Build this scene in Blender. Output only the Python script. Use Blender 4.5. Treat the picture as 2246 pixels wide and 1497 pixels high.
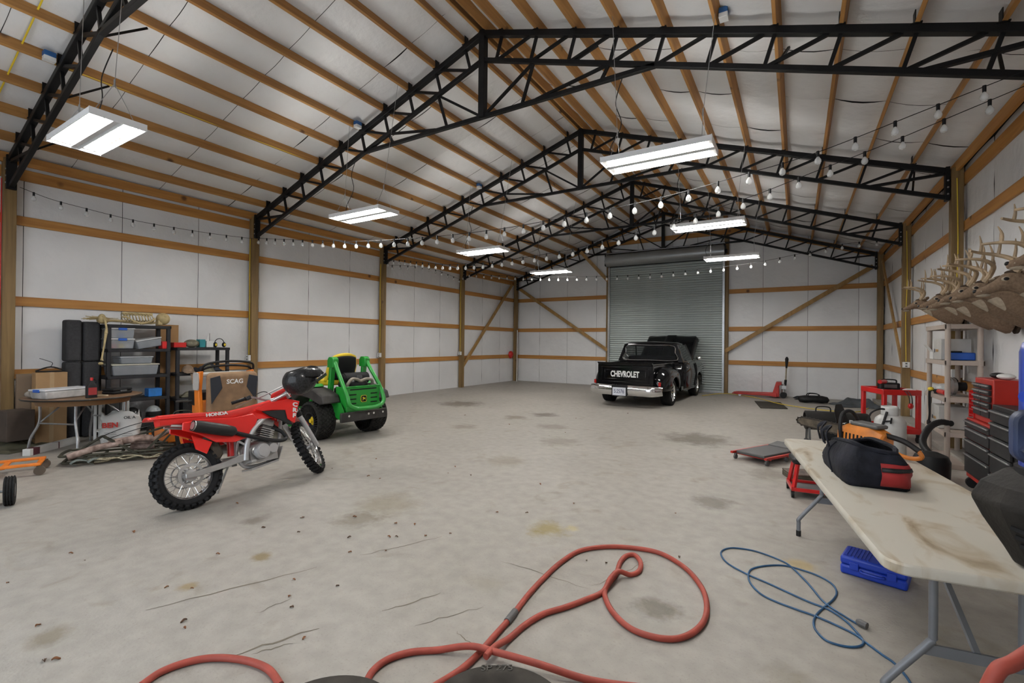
import bpy, bmesh, math, random
from mathutils import Vector as V, Matrix as Mx, Euler
for o in list(bpy.data.objects): bpy.data.objects.remove(o)
SC = bpy.context.scene; COL = SC.collection
PI = math.pi; R = math.radians
random.seed(7)
# ---------------- camera ----------------
F_PX, YAW, PITCH, ROLL, HC = 1018.7, .55, .0034, .0106, 1.5655
def cam_axes():
    c, s = math.cos(YAW), math.sin(YAW)
    r, d, u = V((c, s, 0)), V((-s, c, 0)), V((0, 0, 1))
    d2 = d*math.cos(PITCH)+u*math.sin(PITCH); u2 = u*math.cos(PITCH)-d*math.sin(PITCH)
    return r*math.cos(ROLL)+u2*math.sin(ROLL), u2*math.cos(ROLL)-r*math.sin(ROLL), d2
CR, CU, CD = cam_axes(); CO = V((0, 0, HC))
cam = bpy.data.cameras.new('camera'); cam.sensor_width = 36; cam.lens = F_PX/2246*36; cam.clip_start = .05; cam.clip_end = 200
co = bpy.data.objects.new('camera', cam); COL.objects.link(co); SC.camera = co
m = Mx((CR, CU, -CD)).transposed().to_4x4(); m.translation = CO; co.matrix_world = m
def ray(x, y): return CR*((x-1123)/F_PX)+CU*((748.5-y)/F_PX)+CD
def onz(x, y, z=0): v = ray(x, y); return CO+v*((z-HC)/v.z)
def onx(x, y, X): v = ray(x, y); return CO+v*(X/v.x)
def ony(x, y, Y): v = ray(x, y); return CO+v*(Y/v.y)
def onpl(x, y, p, n): v = ray(x, y); return CO+v*((p-CO).dot(n)/v.dot(n))
# ---------------- world, exposure ----------------
SC.view_settings.view_transform = 'Standard'; SC.view_settings.look = 'None'
SC.view_settings.gamma = 1; SC.view_settings.exposure = 0.42; SC.view_settings.use_curve_mapping = False
w = bpy.data.worlds.new('overcast_sky'); SC.world = w; w.use_nodes = True
w.node_tree.nodes['Background'].inputs[0].default_value = (.84, .92, 1, 1)
w.node_tree.nodes['Background'].inputs[1].default_value = 2.2
TUBE_POWER = 85.0
# ---------------- helpers ----------------
class MB:
    def __init__(s): s.v = []; s.f = []
    def add(s, vs, fs, M=None):
        n = len(s.v); s.v += [tuple(M @ V(p)) if M is not None else tuple(p) for p in vs]
        s.f += [tuple(i+n for i in f) for f in fs]; return s
    def box(s, c, d, M=None, rz=0, ry=0, rx=0, taper=1):
        x, y, z = d[0]/2, d[1]/2, d[2]/2
        vs = [(a*x*(taper if e > 0 else 1), b*y*(taper if e > 0 else 1), e*z) for e in (-1, 1) for a, b in ((-1, -1), (1, -1), (1, 1), (-1, 1))]
        T = Mx.Translation(c) @ Euler((rx, ry, rz)).to_matrix().to_4x4()
        if M is not None: T = M @ T
        return s.add(vs, [(3, 2, 1, 0), (4, 5, 6, 7), (0, 1, 5, 4), (1, 2, 6, 5), (2, 3, 7, 6), (3, 0, 4, 7)], T)
    def bar(s, a, b, w, h, up=(0, 0, 1), M=None):
        a, b = V(a), V(b); x = (b-a); L = x.length; x.normalize(); up = V(up)
        y = up.cross(x)
        if y.length < 1e-4: y = V((0, 1, 0)).cross(x)
        y.normalize(); z = x.cross(y)
        T = Mx((x, y, z)).transposed().to_4x4(); T.translation = (a+b)/2
        if M is not None: T = M @ T
        return s.box((0, 0, 0), (L, w, h), T)
    def loft(s, rings, cap=True, close=False, M=None):
        n = len(rings[0]); vs = [p for r in rings for p in r]; fs = []; k = len(rings)
        for i in range(k if close else k-1):
            a, b = i*n, ((i+1) % k)*n
            for j in range(n): fs.append((a+j, a+(j+1) % n, b+(j+1) % n, b+j))
        if cap and not close: fs.append(tuple(range(n))[::-1]); fs.append(tuple((k-1)*n+j for j in range(n)))
        return s.add(vs, fs, M)
    def tube(s, pts, r, n=8, closed=False, M=None, flat=1.0, cap=True):
        P = [V(p) for p in pts]; k = len(P); rr = r if isinstance(r, (list, tuple)) else [r]*k; rings = []; nx = None
        for i in range(k):
            if closed: t = P[(i+1) % k]-P[i-1]
            else: t = P[min(i+1, k-1)]-P[max(i-1, 0)]
            if t.length < 1e-9: t = V((0, 0, 1))
            t.normalize()
            if nx is None:
                a = V((0, 0, 1)) if abs(t.z) < .9 else V((1, 0, 0)); nx = t.cross(a).normalized()
            else:
                nx = nx-t*nx.dot(t); nx = nx.normalized() if nx.length > 1e-6 else t.orthogonal().normalized()
            ny = t.cross(nx)
            rings.append([P[i]+nx*(rr[i]*math.cos(2*PI*j/n))+ny*(rr[i]*flat*math.sin(2*PI*j/n)) for j in range(n)])
        return s.loft(rings, cap=cap, close=closed, M=M)
    def lathe(s, prof, n=24, M=None, cap=True, close=False):
        return s.loft([[(r*math.cos(2*PI*j/n), r*math.sin(2*PI*j/n), z) for j in range(n)] for r, z in prof], cap=cap, close=close, M=M)
    def cyl(s, a, b, r, n=16, M=None, r2=None):
        return s.tube([a, b], [r, r if r2 is None else r2], n, M=M)
    def prism(s, poly, d, M=None):   # polygon in xy, thickness d along z, centred
        return s.loft([[(x, y, -d/2) for x, y in poly], [(x, y, d/2) for x, y in poly]], M=M)
    def ell(s, c, r, n=16, m=10, M=None, z0=-1, z1=1):
        rings = []
        a0, a1 = math.asin(z0), math.asin(z1)
        for i in range(m+1):
            a = a0+(a1-a0)*i/m; cr = max(math.cos(a), 1e-3)
            rings.append([(c[0]+r[0]*cr*math.cos(2*PI*j/n), c[1]+r[1]*cr*math.sin(2*PI*j/n), c[2]+r[2]*math.sin(a)) for j in range(n)])
        return s.loft(rings, M=M)
    def sheet(s, fn, nu, nv, M=None, thick=0):   # grid surface fn(u,v)
        g = [V(fn(i/nu, j/nv)) for j in range(nv+1) for i in range(nu+1)]; W = nu+1
        fs = [(j*W+i, j*W+i+1, (j+1)*W+i+1, (j+1)*W+i) for j in range(nv) for i in range(nu)]
        return s.add(g, fs, M)
    def build(s, name, mat, parent=None, smooth=40, bev=0, solid=0, sub=0):
        me = bpy.data.meshes.new(name); me.from_pydata(s.v, [], s.f); me.validate()
        bm = bmesh.new(); bm.from_mesh(me); bmesh.ops.recalc_face_normals(bm, faces=bm.faces); bm.to_mesh(me); bm.free()
        if smooth:
            me.shade_smooth(); me.set_sharp_from_angle(angle=R(smooth))
        o = bpy.data.objects.new(name, me); COL.objects.link(o)
        if mat is not None: me.materials.append(mat)
        if parent is not None: o.parent = parent
        if solid:
            d = o.modifiers.new('s', 'SOLIDIFY'); d.thickness = solid; d.offset = 0
        if sub:
            d = o.modifiers.new('u', 'SUBSURF'); d.levels = sub; d.render_levels = sub
        if bev:
            d = o.modifiers.new('b', 'BEVEL'); d.width = bev; d.segments = 2; d.limit_method = 'ANGLE'; d.angle_limit = R(35)
        return o
def tag(o, label=None, cat=None, group=None, kind=None):
    if label: o['label'] = label
    if cat: o['category'] = cat
    if group: o['group'] = group
    if kind: o['kind'] = kind
    return o
def E(name, label, cat, loc=(0, 0, 0), rz=0, group=None, rx=0, ry=0):
    o = bpy.data.objects.new(name, None); COL.objects.link(o); o.location = loc; o.rotation_euler = (rx, ry, rz); o.empty_display_size = .1
    return tag(o, label, cat, group)
def dup(src, parent=None, loc=None, rot=None):
    c = src.copy(); COL.objects.link(c)
    if parent is not None: c.parent = parent
    if loc is not None: c.location = loc
    if rot is not None: c.rotation_euler = rot
    return c
def dup_tree(o, loc, rz=0, label=None, rx=0, ry=0):
    c = o.copy(); COL.objects.link(c); c.location = loc; c.rotation_euler = (rx, ry, rz)
    if label: c['label'] = label
    for ch in list(o.children):
        d = dup(ch, c)
        for g in list(ch.children): dup(g, d)
    return c
def T(x, y, z, rx=0, ry=0, rz=0): return Mx.Translation((x, y, z)) @ Euler((rx, ry, rz)).to_matrix().to_4x4()
def spl(P, n=8, closed=False):   # catmull-rom through points
    P = [V(p) for p in P]; out = []; k = len(P)
    for i in range(k if closed else k-1):
        g = lambda j: P[j % k] if closed else P[max(0, min(k-1, j))]
        a, b, c, d = g(i-1), g(i), g(i+1), g(i+2)
        for q in range(n):
            t = q/n
            out.append(.5*((2*b)+(c-a)*t+(2*a-5*b+4*c-d)*t*t+(3*b-a-3*c+d)*t**3))
    if not closed: out.append(P[-1])
    return out
def rrect(w, h, r, n=4):
    pts = []
    for cx, cy, a in ((w/2-r, h/2-r, 0), (-w/2+r, h/2-r, 90), (-w/2+r, -h/2+r, 180), (w/2-r, -h/2+r, 270)):
        for i in range(n+1): t = R(a+90*i/n); pts.append((cx+r*math.cos(t), cy+r*math.sin(t)))
    return pts
def text(s, size, mat, parent, M, name='lettering', ext=.0015, sx=1, label=None, bold=0):
    cu = bpy.data.curves.new('t', 'FONT'); cu.body = s; cu.size = size; cu.extrude = ext; cu.align_x = 'CENTER'; cu.align_y = 'CENTER'; cu.offset = bold; cu.resolution_u = 3
    to = bpy.data.objects.new('t', cu); COL.objects.link(to); bpy.context.view_layer.update()
    me = bpy.data.meshes.new_from_object(to.evaluated_get(bpy.context.evaluated_depsgraph_get())); bpy.data.objects.remove(to)
    me.transform(M @ Mx.Diagonal((sx, 1, 1, 1))); me.materials.clear(); me.materials.append(mat)
    o = bpy.data.objects.new(name, me); COL.objects.link(o); o.parent = parent
    if label: o['label'] = label
    return o
# ---------------- materials ----------------
MATS = {}
def mat(name, col, rough=.5, metal=0, var=.08, sc=6, bump=0, bsc=40, emit=0, trans=0, alpha=1, coat=0, stretch=None, col2=None, spec=.5, detail=4):
    if name in MATS: return MATS[name]
    if max(col) < .06 and spec == .5 and rough > .3: spec = .22
    m = bpy.data.materials.new(name); m.use_nodes = True; nt = m.node_tree; N = nt.nodes; b = N['Principled BSDF']
    b.inputs['Roughness'].default_value = rough; b.inputs['Metallic'].default_value = metal; b.inputs['Specular IOR Level'].default_value = spec
    c = (*col, 1); b.inputs['Base Color'].default_value = c
    if emit: b.inputs['Emission Color'].default_value = c; b.inputs['Emission Strength'].default_value = emit
    if trans: b.inputs['Transmission Weight'].default_value = trans; b.inputs['IOR'].default_value = 1.45
    if alpha < 1: b.inputs['Alpha'].default_value = alpha
    if coat: b.inputs['Coat Weight'].default_value = coat; b.inputs['Coat Roughness'].default_value = .05
    if var or bump:
        tc = N.new('ShaderNodeTexCoord'); mp = N.new('ShaderNodeMapping'); nt.links.new(tc.outputs['Object'], mp.inputs[0])
        if stretch: mp.inputs['Scale'].default_value = stretch
        if var:
            n = N.new('ShaderNodeTexNoise'); n.inputs['Scale'].default_value = sc; n.inputs['Detail'].default_value = detail; nt.links.new(mp.outputs[0], n.inputs['Vector'])
            r = N.new('ShaderNodeValToRGB'); nt.links.new(n.outputs[0], r.inputs[0])
            c2 = col2 or tuple(min(1, x*(1+var)) for x in col); c1 = col if col2 else tuple(x*(1-var) for x in col)
            r.color_ramp.elements[0].position = .3; r.color_ramp.elements[1].position = .7
            r.color_ramp.elements[0].color = (*c1, 1); r.color_ramp.elements[1].color = (*c2, 1); nt.links.new(r.outputs[0], b.inputs['Base Color'])
        if bump:
            n2 = N.new('ShaderNodeTexNoise'); n2.inputs['Scale'].default_value = bsc; nt.links.new(mp.outputs[0], n2.inputs['Vector'])
            bp = N.new('ShaderNodeBump'); bp.inputs['Strength'].default_value = bump; bp.inputs['Distance'].default_value = .01
            nt.links.new(n2.outputs[0], bp.inputs['Height']); nt.links.new(bp.outputs[0], b.inputs['Normal'])
    MATS[name] = m; return m
def wood(name, stretch, c1, c2, knots=True):
    m = bpy.data.materials.new(name); m.use_nodes = True; nt = m.node_tree; N = nt.nodes; b = N['Principled BSDF']; L = nt.links.new
    tc = N.new('ShaderNodeTexCoord'); mp = N.new('ShaderNodeMapping'); L(tc.outputs['Object'], mp.inputs[0]); mp.inputs['Scale'].default_value = stretch
    n = N.new('ShaderNodeTexNoise'); n.inputs['Scale'].default_value = 1; n.inputs['Detail'].default_value = 6; n.inputs['Distortion'].default_value = .6; L(mp.outputs[0], n.inputs['Vector'])
    r = N.new('ShaderNodeValToRGB'); L(n.outputs[0], r.inputs[0]); r.color_ramp.elements[0].position = .32; r.color_ramp.elements[1].position = .68
    r.color_ramp.elements[0].color = (*c1, 1); r.color_ramp.elements[1].color = (*c2, 1)
    m2 = N.new('ShaderNodeMapping'); L(tc.outputs['Object'], m2.inputs[0]); m2.inputs['Scale'].default_value = tuple(max(2.2, x*.12) for x in stretch)
    vo = N.new('ShaderNodeTexVoronoi'); vo.inputs['Scale'].default_value = .9; L(m2.outputs[0], vo.inputs['Vector'])
    kr = N.new('ShaderNodeValToRGB'); L(vo.outputs[0], kr.inputs[0]); kr.color_ramp.elements[0].position = .05; kr.color_ramp.elements[1].position = .13
    kr.color_ramp.elements[0].color = (.25, .2, .17, 1); kr.color_ramp.elements[1].color = (1, 1, 1, 1)
    mu = N.new('ShaderNodeMix'); mu.data_type = 'RGBA'; mu.blend_type = 'MULTIPLY'; mu.inputs[0].default_value = 1
    L(r.outputs[0], mu.inputs[6]); L(kr.outputs[0], mu.inputs[7]); L(mu.outputs[2], b.inputs['Base Color'])
    b.inputs['Roughness'].default_value = .6
    MATS[name] = m; return m
GOLD1, GOLD2 = (.35, .148, .033), (.50, .245, .06)
WY = wood('pine_y', (16, .8, 16), GOLD1, GOLD2); WX = wood('pine_x', (.8, 16, 16), GOLD1, GOLD2); WZ = wood('post_z', (14, 14, .8), (.14, .085, .03), (.26, .165, .062))
WP = wood('purlin_y', (16, .8, 16), (.30, .138, .036), (.45, .225, .062)); WD = wood('brace_wood', (9, 9, 3), (.25, .14, .042), (.40, .23, .072))
STEEL = mat('black_truss_steel', (.006, .006, .0065), .5, 0, .3, 8, spec=.25)
BLACK = mat('black_plastic', (.012, .012, .013), .5, 0, .2, 10); RUB = mat('rubber', (.014, .014, .014), .8, 0, .25, 30, .3, 60)
CHROME = mat('chrome', (.75, .75, .76), .12, 1, .04, 4); ALU = mat('cast_aluminium', (.5, .5, .5), .35, .85, .1, 12); GALV = mat('galvanised_steel', (.42, .43, .44), .35, .9, .12, 20)
WHITE = mat('white_plastic', (.72, .72, .71), .45, 0, .05, 8); RED = mat('red_paint', (.52, .012, .012), .35, 0, .1, 5, coat=.3); GREY = mat('grey_plastic', (.1, .1, .1), .6)
CARD = mat('cardboard', (.36, .22, .105), .8, 0, .1, 5); ORANGE = mat('orange_paint', (.72, .19, .015), .4, 0, .1, 6); YEL = mat('yellow_cord', (.75, .55, .03), .5)
# ================= the building =================
XL, XRr, RX = -9.923, 1.928, -3.9975          # inner post faces, ridge
YT = [1.959+3.6576*k for k in range(-1, 5)]    # truss lines 0..5
Y0, Y1 = -1.85, 16.78
WLX, WRX = -10.105, 2.11
def chz(x): return 6.186-.3315*abs(x-RX)       # top of truss top chord
NL, NR = V((-.3147, 0, .949)), V((.3147, 0, .949))
# ---- floor
def concrete():
    m = bpy.data.materials.new('concrete'); m.use_nodes = True; nt = m.node_tree; N = nt.nodes; L = nt.links.new; b = N['Principled BSDF']
    tc = N.new('ShaderNodeTexCoord'); P = tc.outputs['Object']
    def noise(s, d=6, dist=0):
        n = N.new('ShaderNodeTexNoise'); n.inputs['Scale'].default_value = s; n.inputs['Detail'].default_value = d; n.inputs['Distortion'].default_value = dist; L(P, n.inputs['Vector']); return n.outputs[0]
    def ramp(i, a, ca, bb, cb):
        r = N.new('ShaderNodeValToRGB'); L(i, r.inputs[0]); r.color_ramp.elements[0].position = a; r.color_ramp.elements[1].position = bb
        r.color_ramp.elements[0].color = (*ca, 1); r.color_ramp.elements[1].color = (*cb, 1); return r.outputs[0]
    def mul(a, c):
        x = N.new('ShaderNodeMix'); x.data_type = 'RGBA'; x.blend_type = 'MULTIPLY'; x.inputs[0].default_value = 1; L(a, x.inputs[6]); L(c, x.inputs[7]); return x.outputs[2]
    base = ramp(noise(.55, 8, .4), .3, (.325, .303, .268), .7, (.38, .357, .32))
    base = mul(base, ramp(noise(9, 8), .3, (.88, .88, .88), .65, (1.05, 1.05, 1.05)))
    base = mul(base, ramp(noise(70, 3), .25, (.84, .83, .81), .42, (1, 1, 1)))
    base = mul(base, ramp(noise(2.3, 10, 1.5),   .24, (.80, .77, .70), .40, (1, 1, 1)))
    warp = noise(5, 4); warpf = noise(28, 3)
    for (x, y, r, c) in STAINS:
        d = N.new('ShaderNodeVectorMath'); d.operation = 'DISTANCE'; L(P, d.inputs[0]); d.inputs[1].default_value = (x, y, 0)
        a = N.new('ShaderNodeMath'); a.operation = 'MULTIPLY_ADD'; L(warp, a.inputs[0]); a.inputs[1].default_value = r*1.6; L(d.outputs['Value'], a.inputs[2])
        a2 = N.new('ShaderNodeMath'); a2.operation = 'MULTIPLY_ADD'; L(warpf, a2.inputs[0]); a2.inputs[1].default_value = r*.7; L(a.outputs[0], a2.inputs[2])
        dv = N.new('ShaderNodeMath'); dv.operation = 'DIVIDE'; L(a2.outputs[0], dv.inputs[0]); dv.inputs[1].default_value = r*3
        base = mul(base, ramp(dv.outputs[0], .55, c, .78, (1, 1, 1)))
    L(base, b.inputs['Base Color']); b.inputs['Roughness'].default_value = .55; b.inputs['Specular IOR Level'].default_value = .35
    bp = N.new('ShaderNodeBump'); bp.inputs['Strength'].default_value = .12; bp.inputs['Distance'].default_value = .01; L(noise(60, 4), bp.inputs['Height']); L(bp.outputs[0], b.inputs['Normal'])
    return m
STAINS = []
for px, py, r, c in ((1437, 1336, .13, (.5, .48, .44)), (1560, 1100, .2, (.55, .53, .5)), (1010, 885, .55, (.45, .42, .38)), (1195, 909, .3, (.42, .4, .36)), (1530, 962, .55, (.48, .46, .42)),
        (785, 1138, .2, (.66, .63, .58)), (1200, 1160, .16, (.8, .7, .38)), (1255, 1157, .07, (1.2, 1.1, .75)), (575, 1220, .07, (.7, .6, .38)), (105, 1398, .1, (.7, .66, .58)),
        (1760, 1238, .1, (1.15, .98, .62)), (1210, 935, .3, (.7, .67, .62)), (1225, 968, .35, (.72, .7, .66)), (560, 1140, .12, (.6, .58, .55)), (850, 1105, .3, (.82, .78, .7)),
        (1130, 915, .25, (.6, .57, .5)), (1860, 870, .3, (.75, .72, .66)), (1690, 1040, .25, (.72, .7, .66)), (1020, 935, .25, (.75, .72, .66)), (415, 1285, .06, (.8, .68, .45)), (1110, 1010, .25, (.8, .77, .7))):
    p = onz(px, py); STAINS.append((p.x, p.y, r, c))
fl = MB(); fl.box(((XL+XRr)/2, (Y0+Y1)/2-1, -.05), (12.6, Y1-Y0+2.4, .1)); floor = tag(fl.build('floor', concrete(), smooth=0), kind='structure')
sm = MB()
for (a, b, c, d, wd) in ((320, 1337, 695, 1243, .006), (508, 1437, 700, 1377, .007), (790, 1218, 970, 1176, .004), (838, 1340, 967, 1300, .005), (555, 1433, 642, 1410, .004), (1300, 1285, 1420, 1230, .003), (1000, 1385, 1040, 1420, .003), (1100, 1230, 1290, 1290, .003), (910, 1370, 1060, 1330, .003), (640, 1310, 560, 1345, .003)):
    p, q = onz(a, b), onz(c, d); k = 9; nrm = V((-(q-p).y, (q-p).x, 0)).normalized()
    pts = [p.lerp(q, i/k)+nrm*random.uniform(-.012, .012) for i in range(k+1)]
    for i in range(k):
        wa, wb = wd*(.3+.7*math.sin(PI*i/k)), wd*(.3+.7*math.sin(PI*(i+1)/k)); z = V((0, 0, .0012))
        sm.add([pts[i]-nrm*wa+z, pts[i]+nrm*wa+z, pts[i+1]+nrm*wb+z, pts[i+1]-nrm*wb+z], [(0, 1, 2, 3)])
tag(sm.build('scratch_marks', mat('scratch_dirt', (.17, .145, .11), .9), floor, smooth=0), kind='stuff')
curb = MB()
VIN = bpy.data.materials.new('white_insulation'); VIN.use_nodes = True
def vinyl():
    nt = VIN.node_tree; N = nt.nodes; L = nt.links.new; b = N['Principled BSDF']; tc = N.new('ShaderNodeTexCoord')
    n = N.new('ShaderNodeTexNoise'); n.inputs['Scale'].default_value = .9; n.inputs['Detail'].default_value = 6; L(tc.outputs['Object'], n.inputs['Vector'])
    r = N.new('ShaderNodeValToRGB'); L(n.outputs[0], r.inputs[0]); r.color_ramp.elements[0].position = .3; r.color_ramp.elements[1].position = .7
    r.color_ramp.elements[0].color = (.70, .70, .705, 1); r.color_ramp.elements[1].color = (.80, .80, .805, 1); L(r.outputs[0], b.inputs['Base Color'])
    b.inputs['Roughness'].default_value = .38; b.inputs['Specular IOR Level'].default_value = .45
    n2 = N.new('ShaderNodeTexNoise'); n2.inputs['Scale'].default_value = 5; n2.inputs['Detail'].default_value = 8; L(tc.outputs['Object'], n2.inputs['Vector'])
    bp = N.new('ShaderNodeBump'); bp.inputs['Strength'].default_value = .6; bp.inputs['Distance'].default_value = .03; L(n2.outputs[0], bp.inputs['Height']); L(bp.outputs[0], b.inputs['Normal'])
vinyl()
DARK = mat('wall_cladding_dark', (.035, .035, .038), .8)
def wallmesh(name, c, d):
    return tag(MB().box(c, d).build(name, DARK, smooth=0), kind='structure')
wall_left = wallmesh('wall_left', (WLX-.05, (Y0+Y1)/2, 2.15), (.06, Y1-Y0+.2, 4.5))
wall_right = wallmesh('wall_right', (WRX+.05, (Y0+Y1)/2, 2.15), (.06, Y1-Y0+.2, 4.5))
def gable(name, y, holes):
    b = MB(); x0, x1, h0, z1 = WLX-.08, WRX+.08, 4.35, 6.45; hx0, hx1, hz = holes
    b.prism([(x0, 0), (hx0, 0), (hx0, hz), (hx1, hz), (hx1, 0), (x1, 0), (x1, h0), (RX, z1), (x0, h0)], .06, T(0, y, 0, PI/2))
    return tag(b.build(name, DARK, smooth=0), kind='structure')
DX0, DX1, DZ = -5.95, -2.05, 4.45
wall_far = gable('wall_far', Y1+.05, (DX0, DX1, DZ)); wall_near = gable('wall_near', Y0-.05, (-6.4, -1.2, 4.35))
def wall_panels(par, edges, fn, zt):      # fn(s, z, off) -> world point
    for a, b in zip(edges[:-1], edges[1:]):
        mb = MB(); ph = random.random()*6; g = .004
        def f(u, v):
            s = a+g+(b-a-2*g)*u; z = v*zt(s)
            off = .012*math.sin(PI*u)*(.6+.4*math.sin(3*z+ph))+.004*math.sin(9*z+ph+u*4)
            return fn(s, z, off+(.0 if .02 < u < .98 else -.006))
        mb.sheet(f, 8, 14); mb.build('insulation_panel', VIN, par, smooth=60)
ye = [Y0]+[2.14+1.2192*k for k in range(-3, 12)]+[Y1]
wall_panels(wall_left, ye, lambda s, z, o: (WLX+o, s, z), lambda s: 4.25)
ye2 = [Y0]+[8.18+1.2192*k for k in range(-8, 8) if Y0 < 8.18+1.2192*k < Y1-.2]+[Y1]
wall_panels(wall_right, ye2, lambda s, z, o: (WRX-o, s, z), lambda s: 4.25)
gz = lambda s: 6.36-.3315*abs(s-RX)
wall_panels(wall_far, [WLX, -8.97, -7.74, -6.52, DX0-.12], lambda s, z, o: (s, Y1-o, z), gz)
wall_panels(wall_far, [DX1+.12, -.93, .28, 1.53, WRX], lambda s, z, o: (s, Y1-o, z), gz)
wall_panels(wall_far, [DX0-.12, -4.95, -3.73, -2.9, DX1+.12], lambda s, z, o: (s, Y1-o, DZ+.01+z), lambda s: gz(s)-DZ)
wall_panels(wall_near, [WLX, -8.97, -7.74, -6.4], lambda s, z, o: (s, Y0+o, z), gz)
wall_panels(wall_near, [-1.2, .28, WRX], lambda s, z, o: (s, Y0+o, z), gz)
wall_panels(wall_near, [-6.4, -5.1, -3.8, -2.5, -1.2], lambda s, z, o: (s, Y0+o, 4.36+z), lambda s: gz(s)-4.36)
# ---- girts, headers, posts, braces (parts of the walls)
GZ = (3.345, 2.115, 1.02)
post_l, post_r, ceil_e = (tag(E('trim_%d' % k, None, None), kind='structure') for k in (2, 3, 4))
for par, X, sg in ((wall_left, -10.082, 1), (wall_right, 2.087, -1)):
    for z in GZ:
        for a, b in zip([Y0]+YT[1:-1], YT[1:-1]+[Y1-.04]):
            MB().box((X, (a+b)/2, z+random.uniform(-.006, .006)), (.036, b-a-.01, .142)).build('girt', WY, par, bev=.004)
    for a, b in zip([Y0]+YT[1:-1], YT[1:-1]+[Y1-.04]):
        MB().box((X, (a+b)/2, 4.045), (.036, b-a-.006, .17)).build('header_beam', WY, par, bev=.004)
        MB().box((X+sg*.09, (a+b)/2, 4.235), (.04, b-a-.006, .15)).build('eave_purlin', WY, ceil_e, bev=.004)
    xp = (XL-.07) if sg > 0 else (XRr+.07)
    for k, y in enumerate(YT):
        yy = y if k not in (0, 5) else (y+.0 if k == 5 else y)
        MB().box((xp, yy, 2.11), (.138, .14, 4.22)).build('post', WZ, post_l if sg > 0 else post_r, bev=.006)
for z in GZ:
    for a, b in ((WLX+.04, DX0-.14), (DX1+.14, WRX-.04)):
        MB().box(((a+b)/2, Y1-.022, z-.012), (b-a, .036, .145)).build('girt', WX, wall_far, bev=.004)
for x in (DX0-.07, DX1+.07):
    MB().box((x, Y1-.09, 2.6), (.13, .12, 5.2)).build('door_post', WZ, wall_far, bev=.006)
def brace(par, a, b): MB().bar(a, b, .12, .038, (0, 1, 0) if par is wall_far else (1, 0, 0)).build('diagonal_brace', WD, par, bev=.004)
brace(wall_far, (-9.85, 16.6, 3.82), (-6.0, 16.6, 1.33)); brace(wall_far, (1.84, 16.6, 3.86), (-2.0, 16.6, 1.37))
brace(post_l, (-9.99, 16.25, 3.95), (-9.99, 13.0, .73)); brace(post_r, (1.99, 16.2, 3.95), (1.99, 13.0, .9))
brace(wall_far, (-6.95, 16.2, 5.02), (-6.0, 16.62, 3.9))
for a, b in (((WLX+.1, 4.18), (RX, 6.18)), ((RX, 6.18), (WRX-.1, 4.18))):
    MB().bar((a[0], Y1-.05, a[1]), (b[0], Y1-.05, b[1]), .04, .14, (0, 0, 1)).build('rafter', WX, wall_far, bev=.004)
MB().box((RX, Y1-.06, 5.3), (5.2, .04, .16)).build('gable_beam', WX, wall_far, bev=.004)
kb = MB(); kb.box((WRX-.1, (Y0+Y1)/2, .045), (.3, Y1-Y0, .09)); tag(kb.build('trim_1', floor.data.materials[0], smooth=0, bev=.01), kind='structure')
# ---- ceiling
cb = MB(); zt = .19
cb.prism([(WLX-.1, 4.345), (RX, 6.40), (WRX+.1, 4.345), (WRX+.1, 4.42), (RX, 6.47), (WLX-.1, 4.42)], Y1-Y0+.2, T(0, (Y0+Y1)/2, 0, PI/2))
ceiling = tag(cb.build('ceiling', DARK, smooth=0), kind='structure')
PXL = [-4.347-.579*k for k in range(10)]; PXR = [-3.648+.5745*k for k in range(10)]
ce = [Y0]+[1.45+1.2192*k for k in range(-2, 13) if Y0+.1 < 1.45+1.2192*k < Y1-.1]+[Y1]
def ceil_strip(a, b, xs, sg):
    mb = MB(); g = .004; ph = random.random()*5
    pts = []
    for i in range(len(xs)-1):
        for q in range(5): pts.append((xs[i]+(xs[i+1]-xs[i])*q/5, q/5, i))
    pts.append((xs[-1], 0, len(xs)-1)); n = len(pts)-1
    def f(u, v):
        x, q, i = pts[int(round(u*n))]
        sag = math.sin(PI*q)*((.02 if sg < 0 else .035)+.012*math.sin(i*1.7+ph))
        edge = .012 if v in (0, 1) else 0
        return (x, a+g+(b-a-2*g)*v+ (.02*math.sin(PI*q)*sg if sg > 0 else 0), chz(x)+.155-sag*.8+edge)
    mb.sheet(f, n, 6); mb.build('insulation_panel', VIN, ceiling, smooth=70)
for a, b in zip(ce[:-1], ce[1:]):
    ceil_strip(a, b, [RX-.05]+PXL+[WLX+.02], -1); ceil_strip(a, b, [RX+.05]+PXR+[WRX-.02], 1)
pl = {}
for x in PXL+PXR+[RX-.075, RX+.075]:
    nrm = NL if x < RX else NR
    MB().bar((x, Y0, chz(x)+.078), (x, Y1-.02, chz(x)+.078), .038, .14, nrm).build('purlin', WP, ceiling, bev=.003)
MB().box((RX, (Y0+Y1)/2, 6.34), (.13, Y1-Y0, .01)).build('ridge_cap', mat('ridge_metal', (.25, .27, .28), .4, .6), ceiling)
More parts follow.
